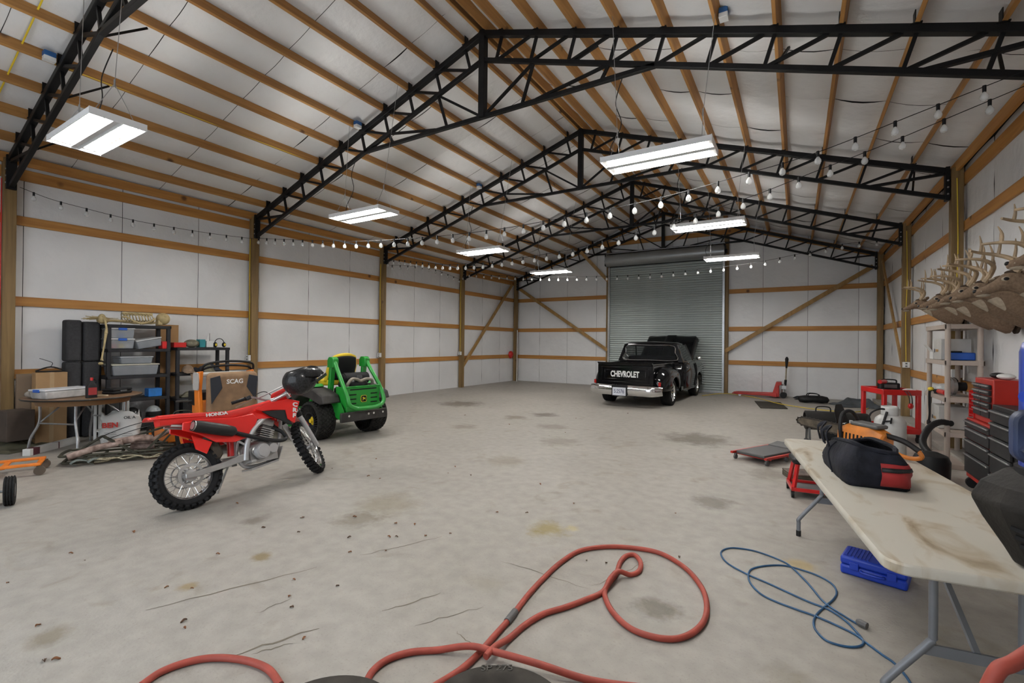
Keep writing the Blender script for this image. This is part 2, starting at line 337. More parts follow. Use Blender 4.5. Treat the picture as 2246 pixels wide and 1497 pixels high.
# ---- trusses
truss_m = {}
def truss_mesh():
    H = 5.885; root = E('roof_truss', 'black steel roof truss', 'truss')
    for s in (-1, 1):
        n = V((s*.3147, 0, .949)); top = lambda d: V((s*d, 0, 6.186-.3315*d)); D = .42
        bot = lambda d: top(d)-n*D
        MB().bar(top(0)-n*.04, top(H)-n*.04, .085, .08, n).build('top_chord', STEEL, root, bev=.006)
        MB().bar(V((s*.03, 0, 5.745)), V((s*(H+.0), 0, 3.80)), .06, .06, n).build('bottom_chord', STEEL, root, bev=.006)
        bl = lambda d: V((s*d, 0, 5.745-d*(5.745-3.80)/H))
        dd = [abs(x-RX) for x in PXR]
        for i, d in enumerate(dd):
            t = top(d)-n*.06; k = bl(max(.06, d-.12))
            MB().bar(t, k, .035, .035, (0, 1, 0)).build('web', STEEL, root)
            if i+1 < len(dd):
                MB().bar(k, top(dd[i+1]-.1)-n*.07, .035, .035, (0, 1, 0)).build('web', STEEL, root)
            c = MB(); c.box((s*d-s*.035, 0, 6.186-.3315*d+.07), (.008, .09, .13)); c.box((s*d-s*.03, 0, 6.186-.3315*d+.008), (.09, .1, .012)); c.build('purlin_clip', STEEL, root)
        MB().bar(bl(H-.95), V((s*H, 0, 4.16)), .04, .05, (0, 1, 0)).build('web', STEEL, root)
        MB().box((s*(H+.005), 0, 4.0), (.05, .11, .5)).build('heel_plate', STEEL, root, bev=.003)
        for z in (3.84, 3.94, 4.04): MB().cyl((s*(H+.005), -.056, z), (s*(H+.005), -.064, z), .013, 8).build('bolt', GALV, root)
        dt = (5.745-4.91)/((5.745-3.80)/H)
        MB().bar((0, 0, 4.91), (s*dt, 0, 4.91), .06, .055, (0, 0, 1)).build('tie_bar', STEEL, root, bev=.004)
        for a, b in ((V((s*.05, 0, 4.94)), bl(.86)), (bl(.86), V((s*.68, 0, 4.93))), (V((s*.9, 0, 4.93)), bl(1.95)), (bl(1.95), V((s*1.85, 0, 4.93)))):
            MB().bar(a, b, .035, .035, (0, 1, 0)).build('web', STEEL, root)
    MB().box((0, 0, 5.545), (.10, .10, 1.29)).build('king_post', STEEL, root, bev=.004)
    return root
LB = {1: 'black steel roof truss over the round table and shelves, one light hanging beside it', 2: 'black steel roof truss spanning above the red dirt bike and green mower',
      3: 'black steel roof truss second before the rolling door', 4: 'black steel roof truss one bay before the far wall', 5: 'black steel roof truss hard against the far gable wall'}
tr = truss_mesh(); tr.location = (RX, YT[1], 0); tr['label'] = LB[1]; tr['group'] = 'roof trusses'
for k in (2, 3, 4, 5): dup_tree(tr, (RX, YT[k]-(.06 if k == 5 else 0), 0), label=LB[k])
# flange braces from the two near trusses to the purlins
for k, xs in ((1, (-9.0, -7.8, -6.65)), (2, (-2.5, -.2, 1.5)), (3, (-2.5, -.2, 1.5))):
    for x in xs:
        a = V((x, YT[k], chz(x)-.40)); b = V((x+(.1 if x > RX else -.1), YT[k]+.5, chz(x)+.03))
        rb = MB().bar(a, b, .025, .025).build('flange_brace', STEEL); 
        rb.parent = [o for o in COL.objects if o.name.startswith('roof_truss') and abs(o.location.y-YT[k]) < .1][0]; rb.matrix_parent_inverse = Mx.Translation((-RX, -YT[k], 0))
# ---- rolling door
door = E('door_1', None, None, (0, 0, 0)); door['kind'] = 'structure'
SLAT = mat('door_slat', (.36, .40, .385), .42, .35, .06, 3)
sl = MB(); nsl = 56; hs = 4.4/nsl; yb = Y1-.2
prof = [(0, 0), (.012, .012), (.016, .03), (.014, .052), (.004, .066), (.004, .0786)]
s0 = MB(); s0.loft([[(DX0+.02, yb+.02-dy, z) for dy, z in prof]+[(DX0+.02, yb+.03, .0786), (DX0+.02, yb+.03, 0)], [(DX1-.02, yb+.02-dy, z) for dy, z in prof]+[(DX1-.02, yb+.03, .0786), (DX1-.02, yb+.03, 0)]])
first = s0.build('slat', SLAT, door, smooth=50)
for i in range(1, nsl): dup(first, door, (0, 0, i*hs))
MB().box(((DX0+DX1)/2, yb-.0, .03), (DX1-DX0-.05, .05, .06)).build('bottom_bar', GALV, door)
cy = MB(); cy.cyl((DX0-.05, yb-.17, 4.62), (DX1+.05, yb-.17, 4.62), .22, 40); cy.build('roll', mat('door_roll', (.30, .31, .315), .35, .5, .05, 2), door)
sh = MB(); sh.box(((DX0+DX1)/2, Y1+.03, 2.25), (DX1-DX0+.1, .02, 4.5)); sh.build('light_block_sheet', DARK, door)  # unseen dark sheet added behind the slats to block daylight leaking round the door
hd = MB(); hd.box(((DX0+DX1)/2, yb-.13, 4.88), (DX1-DX0+.1, .2, .02)); hd.build('hood', GALV, door)
for x in (DX0, DX1):
    MB().box((x, yb-.02, 2.2), (.07, .06, 4.4)).build('guide_rail', GALV, door, bev=.005)
    bb = MB(); bb.box((x+(-.05 if x < RX else .05), yb-.17, 4.62), (.03, .36, .42)); bb.cyl((x+(-.12 if x < RX else .12), yb-.17, 4.62), (x, yb-.17, 4.62), .06, 14); bb.build('bracket', STEEL, door, bev=.01)
# ---- light fixtures
TUBE = mat('lit_tube', (1.0, .98, .94), .5, 0, 0, emit=TUBE_POWER)
REF = mat('fixture_white', (.8, .8, .8), .35, 0, .02)
L_, W_ = 1.2, .46
def shop_light(X, pur):
    lx = E('shop_light', 'l', 'light', group='hanging shop lights')
    b = MB(); b.box((0, 0, .055), (L_, .09, .03)); 
    for s in (-1, 1):
        b.add([(-L_/2, s*.03, .07), (L_/2, s*.03, .07), (L_/2, s*.05, .045), (-L_/2, s*.05, .045)], [(0, 1, 2, 3)])
        b.box((0, s*.135, .06), (L_, .125, .012)); b.box((0, s*(W_/2-.004), .035), (L_, .008, .06)); b.box((0, s*.037, .03), (L_, .006, .05))  # top plates kept narrow: added gaps leak tube light up to brighten the ceiling
    b.build('housing', REF, lx)
    for s in (-1, 1):
        c = MB(); c.box((s*(L_/2+.004), 0, .035), (.008, W_, .07)); c.box((s*(L_/2-.03), -.135, .035), (.05, .18, .02)); c.box((s*(L_/2-.03), .135, .035), (.05, .18, .02)); c.build('end_cap', REF, lx)
    for s in (-1, 1):
        for q in (-.06, 0, .06):
            MB().cyl((-L_/2+.05, s*.135+q, .028), (L_/2-.05, s*.135+q, .028), .0085, 10).build('tube', TUBE, lx)
    for s, px in zip((-1, 1), pur):
        c = MB(); q = px-X; hz = chz(px)+.02-3.68
        for t in (-1, 1): c.tube([(s*.5, t*.17, .07), (s*.48, 0, .42)], .0035, 5)
        c.tube([(s*.48, 0, .40), (q, .0, hz)], .0035, 5); c.cyl((s*.48, 0, .38), (s*.48, 0, .46), .009, 8); c.build('hanging_wire', GALV, lx)
    c = MB(); c.tube(spl([(-.55, .1, .07), (-.62, .15, .3), (-.5, .2, .6), (-.58, .22, .9), (-.52, .3, 1.25)]), .006, 6); c.build('power_cord', BLACK, lx)
    return lx
LY = [1.85, 5.38, 8.90, 12.45]
NM = ['beside the truss above the shelving', 'over the green mower', 'second from the far wall', 'nearest the far wall']
NR_ = ['over the white folding table', 'over the middle of the floor', 'second from the far wall', 'nearest the rolling door']
for side, X, pur in ((0, -6.28, (PXL[4], PXL[2])), (1, -1.37, (PXR[3], PXR[5]))):
    lx = shop_light(X, pur)
    for i, y in enumerate(LY):
        lb = 'six-tube hanging shop light in the %s row, %s' % (('shelving-side' if side == 0 else 'deer-side'), (NM if side == 0 else NR_)[i])
        if i == 0: lx.location = (X, y, 3.68); lx['label'] = lb
        else: dup_tree(lx, (X, y, 3.68), label=lb)
# ================= string lights, wiring, small wall fittings =================
BULB = mat('clear_bulb', (.85, .86, .85), .08, 0, 0, alpha=.42); 
def string_light(label, pts, sp=.31):
    P = spl(pts, 10); acc = [0]
    for a, b in zip(P[:-1], P[1:]): acc.append(acc[-1]+(b-a).length)
    t = E('string_light', label, 'string light', tuple(P[0]), group='string lights'); o0 = P[0]
    MB().tube([p-o0 for p in P], .004, 5).build('cable', BLACK, t)
    n = int(acc[-1]/sp)
    for i in range(n):
        s = (i+.5)*sp; k = max(j for j in range(len(acc)) if acc[j] <= s); k = min(k, len(P)-2); q = P[k].lerp(P[k+1], (s-acc[k])/max(1e-6, acc[k+1]-acc[k]))-o0
        so = dup(SOCK, t, q); bu = dup(GLOBE, so, (0, 0, 0)); bu.parent = so
def proto(o): o.hide_render = False; return o
SOCK = MB().cyl((0, 0, .01), (0, 0, -.045), .014, 8).build('socket', BLACK); GLOBE = MB().lathe([(.008, -.045), (.014, -.052), (.028, -.075), (.031, -.095), (.024, -.115), (.004, -.126)], 14).build('bulb', BULB)
AP = [(675, 527), (778, 529), (880, 524), (990, 515), (1108, 500), (1232, 478), (1362, 453), (1498, 421), (1640, 380), (1790, 335), (2033, 240), (2210, 170)]
pa = [V((-9.86, 5.55, 3.74))]+[ony(x, y, 5.53) for x, y in AP]+[V((1.86, 5.53, 3.95))]
string_light('string of clear globe bulbs sagging beneath the truss above the dirt bike', pa)
BP = [(872, 570), (958, 579), (1040, 578), (1144, 565), (1252, 547), (1346, 523), (1462, 489), (1556, 461), (1661, 426), (1788, 376), (1938, 318), (2117, 243)]
n_ = V((YT[3]-YT[2], 11.8, 0)).normalized(); p0 = V((-9.9, YT[3], 3.76))
pb = [V((-9.86, YT[3]-.04, 3.76))]+[onpl(x, y, p0, n_) for x, y in BP]+[V((1.86, YT[2]+.12, 3.9))]
string_light('string of clear globe bulbs crossing diagonally between two trusses', pb)
CP = [(1022, 600), (1093, 604), (1195, 607), (1300, 606), (1410, 602), (1525, 591), (1646, 577), (1740, 559), (1850, 535)]
string_light('string of clear globe bulbs crossing before the rolling door', [V((-9.86, YT[4]-.08, 3.72))]+[ony(x, y, YT[4]-.08) for x, y in CP]+[V((1.84, YT[4]-.08, 3.9))])
string_light('string of clear globe bulbs along the long wall above the round table', [V((-9.85, YT[1]+.08, 3.80))]+[onx(x, y, -9.84) for x, y in ((110, 436), (180, 455), (290, 482), (400, 502), (480, 514))]+[V((-9.85, YT[2]-.1, 3.72))])
string_light('string of clear globe bulbs along the long wall near the far corner', [V((-9.85, YT[3]+.06, 3.72))]+[onx(x, y, -9.84) for x, y in ((900, 583), (954, 591))]+[V((-9.85, YT[4]-.14, 3.70))])
bpy.data.objects.remove(SOCK); bpy.data.objects.remove(GLOBE)
def outlet(label, loc, rz):
    t = E('outlet_box', label, 'outlet', loc, rz, 'outlet boxes on posts'); b = MB(); b.box((0, -.025, 0), (.12, .05, .12)); b.build('box', WHITE, t, bev=.006)
    for z in (-.028, .028): b = MB(); b.box((0, -.052, z), (.035, .006, .03)); b.build('socket', GREY, t, bev=.004)
def romex(par, pts): MB().tube(spl(pts, 6), .0065, 6).build('yellow_cable', YEL, par)
for k, nm in ((2, 'beside the shorter shelving'), (3, 'behind the green mower'), (4, 'nearest the far corner')):
    outlet('white outlet box on the wooden post '+nm, (-9.99, YT[k]-.075, 1.19), 0); romex(post_l, [(-9.99, YT[k]-.085, 1.26), (-9.985, YT[k]-.085, 2.2), (-10.0, YT[k]-.085, 3.0), (-9.99, YT[k]-.085, 3.75)])
for k, nm in ((3, 'behind the tan shelving'), (4, 'above the red cart')):
    outlet('white outlet box on the wooden post '+nm, (1.99, YT[k]-.075, 1.19), 0)
    for q in (0,): romex(post_r, [(1.99+q, YT[k]-.085, 1.26), (1.98+q, YT[k]-.085, 2.2), (2.0+q, YT[k]-.085, 3.0), (1.985+q, YT[k]-.085, 4.05)])
MB().tube(spl([(-9.95, YT[1]-.09, .7), (-9.93, YT[1]-.09, 2.0), (-9.95, YT[1]-.085, 3.0), (-9.93, YT[1]-.09, 3.9)], 6), .008, 6).build('red_cable', RED, post_l)
JB = mat('junction_blue', (.02, .10, .28), .5)
for i, (x, k) in enumerate(((PXL[6], 1), (PXL[4], 2), (PXL[4], 3), (PXR[5], 2))):
    t = E('junction_box', 'blue and white electrical box on the purlin %s' % ('at the truss above the shelving', 'at the truss above the green mower', 'at the truss second before the rolling door', 'above the hanging light over the open floor')[i], 'electrical box', (x+.07, YT[k]-.12, chz(x)+.06), 0, 'electrical boxes on purlins')
    MB().box((0, 0, .02), (.09, .11, .06)).build('box', JB, t, bev=.004); MB().box((0, 0, -.035), (.09, .11, .05)).build('cover', WHITE, t, bev=.004)
MB().tube(spl([(PXL[6]+.03, y, chz(PXL[6])+.02+.004*math.sin(y*5)) for y in [1.9+.5*i for i in range(8)]], 4), .008, 6).build('yellow_cable', YEL, ceiling)
MB().tube([(x, 1.62, chz(x)+.112) for x in (-9.6, -6.0)], .009, 6).build('yellow_cable', YEL, ceiling)
t = E('pipe', 'thin white pipe leaning against the far corner post', 'pipe', (-9.78, 16.35, 0)); MB().tube([(0, 0, 0), (-.06, .12, 2.1)], .016, 8).build('tube', WHITE, t)
t = E('alarm_bell', 'round red bell fixed to the long wall in the far corner', 'bell', (-10.06, 16.28, 1.10), 0); b = MB(); b.lathe([(.005, .12), (.06, .115), (.12, .08), (.14, .03), (.14, .0)], 24, T(0, 0, 0, 0, PI/2)); b.build('dome', RED, t); b = MB(); b.box((.015, 0, -.1), (.03, .12, .12)); b.build('base_box', RED, t)
# ================= black step-side pickup =================
PAINT = mat('black_car_paint', (.004, .004, .005), .10, 0, 0, spec=.3, coat=.15); GLASS = mat('tinted_glass', (.01, .012, .014), .03, 0, 0, alpha=.62)
INT = mat('truck_interior', (.02, .02, .022), .8); REDL = mat('red_lens', (.45, .01, .008), .2, 0, 0, coat=.5)
tk = E('pickup_truck', 'black step-side pickup with raised hood parked before the rolling door', 'truck', (-3.62, 12.42, 0), R(88.3))
def wheel(par, M, r, w, rim, name='wheel', spokes=10, rm=None, tm=None, groove=3):
    rm = rm or CHROME; tm = tm or RUB
    t = MB(); h = w/2; pr = [(rim, -h*.86), (rim+.02, -h), (r*.86, -h*1.02), (r*.965, -h*.9)]
    n = 2*groove+1
    for i in range(n+1):
        z = -h*.86+2*h*.86*i/n
        if i: pr.append((r-(.008 if i % 2 == 0 else 0), z-.001))
        if i < n: pr.append((r-(.008 if i % 2 else 0), z+.001))
    pr += [(r*.965, h*.9), (r*.86, h*1.02), (rim+.02, h), (rim, h*.86), (rim-.012, 0)]
    t.lathe(pr, 40, M @ Mx.Identity(4), cap=False, close=True); o = t.build(name, tm, par, smooth=35)
    q = MB(); q.lathe([(rim, -h*.85), (rim+.006, -h*.9), (rim-.006, -h*.9), (rim-.02, -h*.6), (rim-.02, h*.6), (rim-.006, h*.9), (rim+.006, h*.9), (rim, h*.85)], 40, M, cap=False, close=True)
    q.lathe([(.02, h*.52), (.07, h*.52), (.085, h*.4), (.085, h*.2), (.02, h*.2)], 20, M)
    for i in range(spokes):
        a = 2*PI*i/spokes; c, s = math.cos(a), math.sin(a)
        q.bar((.06*c, .06*s, h*.36), ((rim-.01)*c, (rim-.01)*s, h*.62), .028, .03, (0, 0, 1), M)
    q.build('rim', rm, o); 
    d = MB(); d.cyl((0, 0, -h*.2), (0, 0, h*.05), rim*.72, 24, M); d.build('brake_disc', ALU, o)
    return o
for x, y, w in ((0, .79, .27), (0, -.79, .27), (2.92, .80, .23), (2.92, -.80, .23)):
    wheel(tk, T(x, y, .335, -PI/2 if y > 0 else PI/2), .335, w, .225)
b = MB(); b.box((-.02, 0, .62), (2.0, 1.28, .05)); b.box((1.3, 0, .42), (4.6, .9, .12)); b.box((0, 0, .34), (.12, 1.4, .12)); b.build('chassis', BLACK, tk)
for s in (1, -1):
    b = MB(); b.box((-.03, s*.655, .83), (2.0, .04, .46)); b.cyl((-1.06, s*.675, 1.06), (.96, s*.675, 1.06), .03, 12); b.box((-1.04, s*.67, .80), (.06, .08, .5)); b.build('bed_side', PAINT, tk, bev=.008)
    f = MB()
    def fen(u, v):
        x = -.88+1.76*u; a = min(1, abs(x)/.88); zt_ = .50+.50*math.sqrt(max(0, 1-a**3.2)); y0, y1 = .66, .72+.25*math.sqrt(max(0, 1-a**4))
        zl = (math.sqrt(max(0, .40**2-x*x))+.335) if abs(x) < .39 else .42; zl = min(zl, zt_-.02)
        if v < .5: t = v/.5*PI/2; return (x, s*(y0+(y1-y0)*math.sin(t)), zt_-(1-math.cos(t))*min(.22, zt_-zl))
        t = (v-.5)/.5; zz = zt_-min(.22, zt_-zl); return (x, s*(y1+.012*math.sin(PI*t)), zz+(zl-zz)*t)
    f.sheet(fen, 36, 14); f.build('rear_fender', PAINT, tk, solid=.012, smooth=50)
    st = MB(); st.box((.88, s*.80, .43), (.22, .28, .03)); st.box((.88, s*.93, .38), (.22, .02, .12)); st.build('bed_step', PAINT, tk, bev=.01)
    tl = MB(); tl.box((-.9, s*.83, .60), (.09, .07, .11)); tl.build('tail_lamp_housing', PAINT, tk, bev=.02)
    tl = MB(); tl.box((-.955, s*.83, .60), (.02, .062, .10)); tl.build('tail_lamp', REDL, tk, bev=.008)
tg = MB(); tg.box((-1.06, 0, .80), (.03, 1.30, .48)); tail = tg.build('tailgate', PAINT, tk, bev=.006)
b = MB()
for z in (.62, .985): b.box((-1.082, 0, z), (.02, 1.22, .028))
for y in (-.6, .6): b.box((-1.082, y, .80), (.02, .028, .38))
for z in (.70, .92): b.box((-1.078, 0, z), (.012, 1.04, .012))
for y in (-.52, .52): b.box((-1.078, y, .81), (.012, .012, .22))
b.build('tailgate_frame', PAINT, tail, bev=.006)
b = MB(); b.cyl((-1.07, -.68, 1.07), (-1.07, .68, 1.07), .032, 12); b.loft([[(-1.05, y, 1.04), (-1.05, y, 1.10), (-1.14, y, 1.115), (-1.13, y, 1.095)] for y in (-.70, .70)]); b.build('tailgate_lip', PAINT, tail)
text('CHEVROLET', .20, WHITE, tail, T(-1.078, 0, .815, PI/2, 0, -PI/2), sx=.66, bold=.008, label='white block lettering on the tailgate')
bp = MB(); prof = [(0, -.13), (.035, -.10), (.05, -.03), (.05, .05), (.03, .10), (0, .125), (-.015, .12), (.03, 0), (-.015, -.12)]
rings = []
for i in range(17):
    y = -.92+1.84*i/16; a = abs(y)/.92; back = -.16*max(0, (a-.72)/.28)**1.5
    rings.append([(-1.17-px_-back, y, .43+pz*(1-.25*max(0, (a-.8)/.2))) for px_, pz in prof])
bp.loft(rings); bump_ = bp.build('rear_bumper', CHROME, tk, smooth=50)
for y in (-.72, -.45, .45, .72): MB().cyl((-1.22, y, .45), (-1.232, y, .45), .013, 10).build('bumper_bolt', CHROME, bump_)
pk = MB(); pk.box((-1.215, .08, .42), (.05, .40, .27)); pk.build('plate_recess', BLACK, bump_, bev=.01)
pk = MB(); pk.box((-1.246, .08, .40), (.008, .34, .20)); pl_ = pk.build('number_plate', mat('plate_white', (.62, .64, .70), .4), bump_, bev=.004)
text('5:2576', .135, mat('plate_ink', (.02, .03, .10), .5), pl_.parent, T(-1.2515, .08, .40, PI/2, 0, -PI/2), sx=.72, name='plate_number')
ex = MB(); ex.tube([(-1.0, -.25, .26), (.6, -.25, .28)], .035, 10); ex.tube([(-1.0, .25, .26), (.6, .25, .28)], .035, 10); ex.build('exhaust_pipe', BLACK, tk)
# cab
def csec(x, w, z0, z1, r=.05, bulge=.0):
    pts = []
    for y, z in ((w, z0), (w+bulge, (z0+z1)/2), (w, z1-r), (w-r, z1)): pts.append((x, y, z))
    for y, z in ((w-r, z1), (w, z1-r), (w+bulge, (z0+z1)/2), (w, z0)): pts.append((x, -y, z))
    return pts
b = MB(); b.loft([csec(1.0, .90, .36, 1.08), csec(1.04, .93, .34, 1.10, bulge=.03), csec(1.7, .94, .33, 1.10, bulge=.035), csec(2.4, .94, .33, 1.10, bulge=.03), csec(2.5, .94, .33, 1.10, bulge=.03)]); cab = b.build('cab_body', PAINT, tk, smooth=50)
b = MB()
def rsec(x, w, z, c, th=.07): return [(x, w, z-th), (x, w-.015, z-.03), (x, w-.09, z), (x, 0, z+c), (x, -w+.09, z), (x, -w+.015, z-.03), (x, -w, z-th), (x, 0, z-th+c*.4)]
b.loft([rsec(1.02, .70, 1.585, .015), rsec(1.08, .745, 1.615, .025), rsec(1.4, .76, 1.63, .03), rsec(1.8, .755, 1.625, .03), rsec(2.0, .72, 1.585, .02)]); b.build('cab_roof', PAINT, cab, smooth=60)
for s in (1, -1):
    b = MB(); b.loft([[(x, s*y, z) for x, y, z in q] for q in (((.98, .93, 1.08), (1.16, .93, 1.08), (1.16, .88, 1.08), (.98, .80, 1.08)), ((1.01, .75, 1.57), (1.12, .76, 1.57), (1.12, .70, 1.57), (1.01, .64, 1.57)))]); b.build('rear_pillar', PAINT, cab)
    b = MB(); b.bar((2.42, s*.86, 1.08), (1.98, s*.73, 1.58), .05, .05); b.build('front_pillar', PAINT, cab)
    g = MB(); g.add([(1.16, s*.90, 1.09), (2.36, s*.885, 1.09), (1.95, s*.745, 1.565), (1.13, s*.75, 1.565)], [(0, 1, 2, 3)]); g.build('side_window', GLASS, cab)
    g = MB(); g.bar((1.16, s*.925, 1.10), (2.4, s*.915, 1.10), .014, .014); g.bar((1.72, s*.985, .40), (1.72, s*.985, .42), .01, .01); g.build('window_trim', CHROME, cab)
    g = MB(); g.tube([(2.22, s*.93, 1.10), (2.2, s*1.06, 1.16)], .008, 6); g.ell((2.2, s*1.08, 1.18), (.02, .075, .055)); g.build('door_mirror', CHROME, cab)
    g = MB(); g.box((1.22, s*.985, .94), (.11, .02, .022)); g.build('door_handle', CHROME, cab, bev=.006)
    g = MB(); g.box((1.14, s*.962, .70), (.006, .03, .66)); g.box((2.38, s*.962, .70), (.006, .03, .66)); g.build('door_seam', BLACK, cab)
g = MB(); g.add([(.99, -.74, 1.12), (.99, .74, 1.12), (1.02, .66, 1.54), (1.02, -.66, 1.54)], [(0, 1, 2, 3)]); g.build('rear_window', GLASS, cab)
g = MB(); g.tube(spl([(.985, -.74, 1.13), (.985, 0, 1.12), (.985, .74, 1.13), (1.0, .71, 1.34), (1.015, .64, 1.53), (1.015, 0, 1.545), (1.015, -.64, 1.53), (1.0, -.71, 1.34)], 5, True), .011, 6, closed=True); g.build('rear_window_trim', CHROME, cab)
g = MB(); g.add([(2.43, -.84, 1.10), (2.43, .84, 1.10), (1.99, .70, 1.575), (1.99, -.70, 1.575)], [(0, 1, 2, 3)]); g.build('windshield', GLASS, cab)
g = MB(); g.box((1.25, 0, .98), (.16, 1.4, .52), ry=.15); g.box((1.5, 0, .72), (.5, 1.4, .2)); g.build('bench_seat', INT, cab, bev=.04)
g = MB(); g.box((2.0, 0, 1.44), (.02, .22, .06)); g.cyl((2.0, 0, 1.47), (2.02, 0, 1.56), .008, 6); g.build('rear_view_mirror', INT, cab, bev=.01)
g = MB(); g.tube([(1.95+.06*math.cos(a), .38+.19*math.sin(a), 1.1+.18*math.cos(a)) for a in [2*PI*i/20 for i in range(20)]], .014, 6, closed=True); g.box((2.2, 0, 1.0), (.3, 1.6, .2)); g.build('dashboard', INT, cab)
# front clip
for s in (1, -1):
    f = MB()
    def ff(u, v):
        x = 2.46+1.40*u; dx = x-2.92; zl = (math.sqrt(max(0, .40**2-dx*dx))+.33) if abs(dx) < .39 else .33
        yo = .965-.06*u**3; zt_ = 1.06-.05*u
        if v < .3: t = v/.3*PI/2; return (x, s*(yo-.14+.14*math.sin(t)), zt_-.10*(1-math.cos(t)))
        t = (v-.3)/.7; z0 = zt_-.10; return (x, s*(yo+.02*math.sin(PI*t)), z0+(min(zl, z0-.02)-z0)*t)
    f.sheet(ff, 36, 14); f.build('front_fender', PAINT, tk, solid=.012, smooth=50)
    b = MB(); b.box((1.72, s*.88, .32), (1.5, .12, .08)); b.build('rocker_panel', PAINT, tk, bev=.02)
b = MB(); b.box((3.82, 0, .80), (.1, 1.66, .42)); b.box((3.2, 0, .55), (1.2, 1.5, .2)); b.build('front_panel', PAINT, tk, bev=.02)
b = MB(); b.ell((3.1, 0, .85), (.32, .28, .2)); b.box((3.1, 0, .72), (.55, .4, .3)); b.cyl((3.1, 0, .95), (3.1, 0, 1.06), .17, 20); b.build('engine', ALU, tk)
h = MB(); HM = T(2.46, 0, 1.12, 0, -R(36), 0)
def hood(u, v):
    x = 1.32*u; y = -.83+1.66*v; a = abs(y)/.83
    z = .05*(1-a**2)+(.03 if a < .16 else 0)-(.11*max(0, (a-.9)/.1))-(.08*max(0, (u-.93)/.07)) - .03*u
    return (x, y, z)
h.sheet(hood, 20, 40, HM); ho = h.build('hood', PAINT, tk, solid=.02, smooth=50)
b = MB()
for s in (1, -1): b.bar((.1, s*.72, -.05), (1.25, s*.74, -.06), .06, .08, (0, 0, 1), HM)
b.bar((1.25, -.74, -.06), (1.25, .74, -.06), .05, .08, (0, 0, 1), HM); b.build('hood_frame', PAINT, ho)
b = MB()
for s in (1, -1): b.bar((2.55, s*.76, 1.02), (2.95, s*.76, 1.32), .02, .03)
b.build('hood_hinge', BLACK, tk)
# ================= red dirt bike =================
BRED = mat('bike_red', (.68, .012, .008), .28, 0, .03, 4, coat=.4); FRM = mat('silver_frame', (.5, .5, .51), .4, .6, .05, 6); DRUB = mat('knobby_rubber', (.012, .012, .013), .75, 0, .2, 30)
pr_, pf_ = onz(420, 1115), onz(702, 1036)
hd_ = math.atan2(pf_.y-pr_.y, pf_.x-pr_.x)
bk = E('dirt_bike', 'red dirt bike with knobby tyres leaning on its side stand', 'motorcycle', (pr_.x, pr_.y, 0), hd_, rx=-R(14))
WB = 1.40; RR, RF = .302, .335
def knob_wheel(par, M, r, w, rim, nk, name, front=False):
    t = MB(); rc = r-.022; hw = w/2
    t.loft([[(rr*math.cos(a), rr*math.sin(a), z) for a in [2*PI*j/48 for j in range(48)]] for rr, z in
            [(rim, -hw*.7), (rim+.025, -hw), (rc-.025, -hw*.98), (rc-.006, -hw*.7), (rc, 0), (rc-.006, hw*.7), (rc-.025, hw*.98), (rim+.025, hw), (rim, hw*.7)]], cap=False, close=True, M=M)
    ty = t.build(name, DRUB, par, smooth=50)
    k = MB()
    for i in range(nk):
        a = 2*PI*i/nk
        for row, (z, tilt) in enumerate(((-hw*.82, -.6), (-hw*.3, -.12), (hw*.3, .12), (hw*.82, .6))):
            aa = a+(PI/nk if row in (0, 3) else 0); rr = rc+.008-(.016 if row in (0, 3) else 0)
            k.box((0, 0, 0), (.03, .034, .028), M @ Mx.Rotation(aa, 4, 'Z') @ T(rr, 0, z, 0, -tilt, 0))
    tag(k.build('tread_knobs', DRUB, ty, smooth=0), kind='stuff')
    q = MB(); q.lathe([(rim+.008, -.028), (rim-.004, -.03), (rim-.016, -.016), (rim-.016, .016), (rim-.004, .03), (rim+.008, .028), (rim-.006, 0)], 48, M, cap=False, close=True); q.build('rim', CHROME, ty)
    h = MB(); h.lathe([(.018, -.075), (.055, -.07), (.06, -.05), (.032, -.03), (.032, .03), (.06, .05), (.055, .07), (.018, .075)], 20, M)
    if not front:
        h.lathe([(.03, -.062), (.07, -.06), (.072, -.035), (.03, -.03)], 24, M)
    hb = h.build('hub', ALU, ty)
    sp = MB()
    for i in range(32):
        a = 2*PI*i/32; s = 1 if i % 2 else -1; b = a+(.55 if (i//2) % 2 else -.55)
        sp.tube([(.052*math.cos(b), .052*math.sin(b), s*.055), ((rim-.012)*math.cos(a), (rim-.012)*math.sin(a), s*.005)], .0022, 4, M=M)
    tag(sp.build('spokes', CHROME, ty), kind='stuff')
    return ty
MR = T(0, 0, RR, PI/2)
rw = knob_wheel(bk, MR, RR, .11, .212, 30, 'rear_wheel')
sp = MB(); sp.lathe([(.085, .062), (.11, .062), (.112, .066), (.085, .068)], 44, MR, cap=False, close=True); sp.build('sprocket', ALU, rw)
ch = MB(); ch.tube([(0+.11*math.cos(a), .065, RR+.11*math.sin(a)) for a in [PI/2+PI*i/14 for i in range(15)]]+[(.52, .065, RR+.035), (.55, .065, RR+.0), (.52, .065, RR+.075), (0, .065, RR+.11)], .007, 5); ch.build('chain', GALV, bk)
